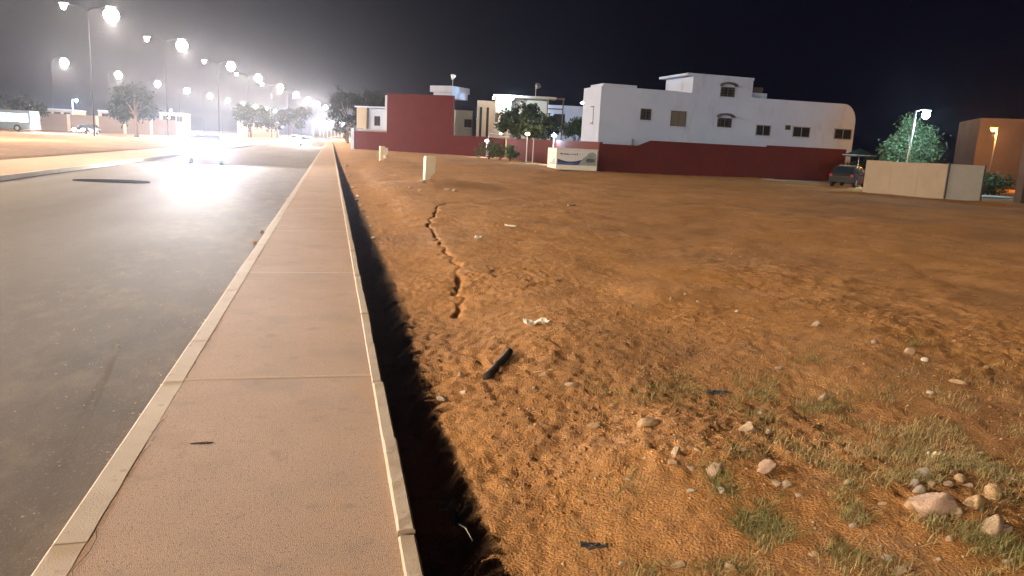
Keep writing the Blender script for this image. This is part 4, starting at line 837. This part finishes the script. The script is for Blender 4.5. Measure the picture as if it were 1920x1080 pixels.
# ------------------------------------------------------------ scattered crumbs, straw, grass
def in_view(n, ylo=2.2, yhi=16, xlo=.9, bias=1.6):
    pts = []
    px = rng.uniform(880, 1990, n * 2); py = 560 + 560 * rng.random(n * 2) ** .8 if yhi < 10 else 370 + 760 * rng.random(n * 2)
    r0 = np.stack([(px - 960) / F, -(py - 540) / F, -np.ones_like(px)]); Rn = np.array(R); d = Rn @ r0; t_ = -EYE / d[2]
    x = d[0] * t_; y = d[1] * t_; ok = (x > xlo) & (y > 1.6) & (y < yhi); return x[ok][:n], y[ok][:n]
def crumbs(name, n, smin, smax, m_, seed, patchy=.0, yhi=16):
    x, y = in_view(n, yhi=yhi); pz = fbm(x, y, .8, 3, seed); keep = pz > patchy; x = x[keep]; y = y[keep]
    z = ground_z(x, y); N = len(x); s = (smin + (smax - smin) * rng.random(N) ** 4) * (1 + y * .05)
    O = np.array([[1, 0, 0], [-.5, .87, 0], [-.5, -.87, 0], [0, 0, .8], [.2, .1, -.6]], float); Fc = np.array([[0, 1, 3], [1, 2, 3], [2, 0, 3], [1, 0, 4], [2, 1, 4], [0, 2, 4]])
    V = O[None] * rng.uniform(.5, 1.4, (N, 5, 3)); th = rng.uniform(0, 2 * PI, N); c_, s_ = np.cos(th), np.sin(th)
    Vx = V[..., 0] * c_[:, None] - V[..., 1] * s_[:, None]; Vy = V[..., 0] * s_[:, None] + V[..., 1] * c_[:, None]
    V = np.stack([Vx, Vy, V[..., 2]], -1) * s[:, None, None] + np.stack([x, y, z + s * .2], -1)[:, None]
    tag(npmesh(name, V.reshape(-1, 3), (Fc[None] + 5 * np.arange(N)[:, None, None]).reshape(-1, 3), m_, tri=True), kind='stuff')
crumbs('dirt_clods', 15000, .002, .013, soil, 61, -.08)
crumbs('gravel', 2000, .002, .010, rk['pale'], 62, -.02)
nn = 1500; x = -1.12 - 1.9 * rng.random(nn) ** 1.7; y = rng.uniform(1.9, 10, nn); k = fbm(x, y, 1.6, 3, 66) > -.06; x = x[k]; y = y[k]; N = len(x)
sz = (.002 + .009 * rng.random(N) ** 4)[:, None, None]; O = np.array([[1, 0, 0], [-.5, .87, 0], [-.5, -.87, 0], [0, 0, .8]], float)[None] * rng.uniform(.5, 1.4, (N, 4, 3))
V = O * sz + np.stack([x, y, ROADZ + .016 + 0 * x], -1)[:, None]
tag(npmesh('grit', V.reshape(-1, 3), (np.array([[0, 1, 3], [1, 2, 3], [2, 0, 3]])[None] + 4 * np.arange(N)[:, None, None]).reshape(-1, 3), rk['tan'], tri=True), kind='stuff')
# rim crumbs by the ditch
def blades(name, pts, hmin, hmax, wd, m_, flat=0.0, seed=3, lean=.6, kind='stuff'):
    r = np.random.default_rng(seed); x, y = pts; N = len(x); z = ground_z(x, y)
    h_ = r.uniform(hmin, hmax, N); th = r.uniform(0, 2 * PI, N); ln = r.uniform(.1, lean, N) * h_ * 2; d = np.stack([np.cos(th), np.sin(th)], -1)
    hh = h_ * (1 - flat); b = np.stack([x, y, z - .004], -1); s = np.stack([-d[:, 1], d[:, 0], np.zeros(N)], -1) * wd * (.6 + .8 * r.random(N))[:, None]
    mid = b + np.concatenate([d * (ln * .4)[:, None], (hh * .6)[:, None]], 1); tip = b + np.concatenate([d * ln[:, None], (hh * (1 - .35 * r.random(N)))[:, None]], 1)
    V = np.stack([b - s, b + s, mid + s * .8, mid - s * .8, tip], 1); k = 5 * np.arange(N)[:, None]
    Ft = np.concatenate([k + [0, 1, 2], k + [0, 2, 3], k + [3, 2, 4]], 0)
    return tag(npmesh(name, V.reshape(-1, 3), Ft, m_, tri=True), kind=kind)
gg = mat('grass_green', (.17, .165, .06), rough=.8, col2=(.28, .26, .11), scale=2.2, spec=.2)
gd_ = mat('grass_dry', (.34, .25, .12), rough=.9, col2=(.52, .40, .21), scale=2.2, spec=.15)
def patch(px, py, rx_, ry_, n):
    a = rng.normal(size=n) * .5; b_ = rng.normal(size=n) * .5; ppx = px + a * rx_; ppy = np.clip(py + b_ * ry_, 420, 1200)
    r0 = np.stack([(ppx - 960) / F, -(ppy - 540) / F, -np.ones_like(ppx)]); d = np.array(R) @ r0; t_ = -EYE / d[2]; x = d[0] * t_; y = d[1] * t_
    k = fbm(x, y, 5, 3, 77) > -.04 + .12 * rng.random(n); return x[k], y[k]
G1 = [patch(*a_) for a_ in ((1400, 985, 250, 80, 2800), (1330, 1000, 130, 60, 900), (1290, 940, 110, 60, 500), (1260, 735, 220, 50, 800), (1430, 745, 120, 30, 400), (1500, 790, 110, 35, 1000), (1640, 830, 240, 80, 900), (1600, 750, 200, 60, 500), (1700, 1020, 300, 90, 1700), (1620, 960, 200, 60, 700),
                            (1850, 900, 160, 120, 900), (1510, 700, 90, 25, 300), (1725, 668, 50, 16, 200), (1860, 1060, 160, 60, 700))]
blades('grass', tuple(np.concatenate([p_[i] for p_ in G1]) for i in (0, 1)), .02, .075, .0019, gg, lean=1.3)
G2 = [patch(*a_) for a_ in ((1750, 820, 380, 140, 6800), (1680, 880, 320, 130, 4000), (1420, 990, 300, 100, 1100), (1850, 760, 200, 80, 1200), (1850, 960, 240, 150, 3000), (1300, 740, 260, 70, 500), (1600, 1030, 330, 90, 2600))]
blades('dry_grass', tuple(np.concatenate([p_[i] for p_ in G2]) for i in (0, 1)), .015, .06, .0013, gd_, seed=4, lean=1.2)
x, y = in_view(4200, yhi=9); k = fbm(x, y, 1.1, 3, 91) > -.05
blades('straw', (x[k], y[k]), .014, .05, .0018, mat('straw_bits', (.42, .29, .16), rough=.9, col2=(.58, .44, .28), scale=5), flat=.9, seed=9, lean=1.2)

# ------------------------------------------------------------ haze
hm = bpy.data.materials.new('night_haze'); hm.use_nodes = True; n = hm.node_tree; n.nodes.clear()
out = n.nodes.new('ShaderNodeOutputMaterial'); pv = n.nodes.new('ShaderNodeVolumePrincipled')
pv.inputs['Color'].default_value = (.72, .78, 1.0, 1); pv.inputs['Density'].default_value = HAZE; pv.inputs['Anisotropy'].default_value = .85
n.links.new(pv.outputs[0], out.inputs['Volume'])
o = MB().box(-720, 820, -130, 920, -1.6, 17.5).build('haze', hm); tag(o, kind='stuff')
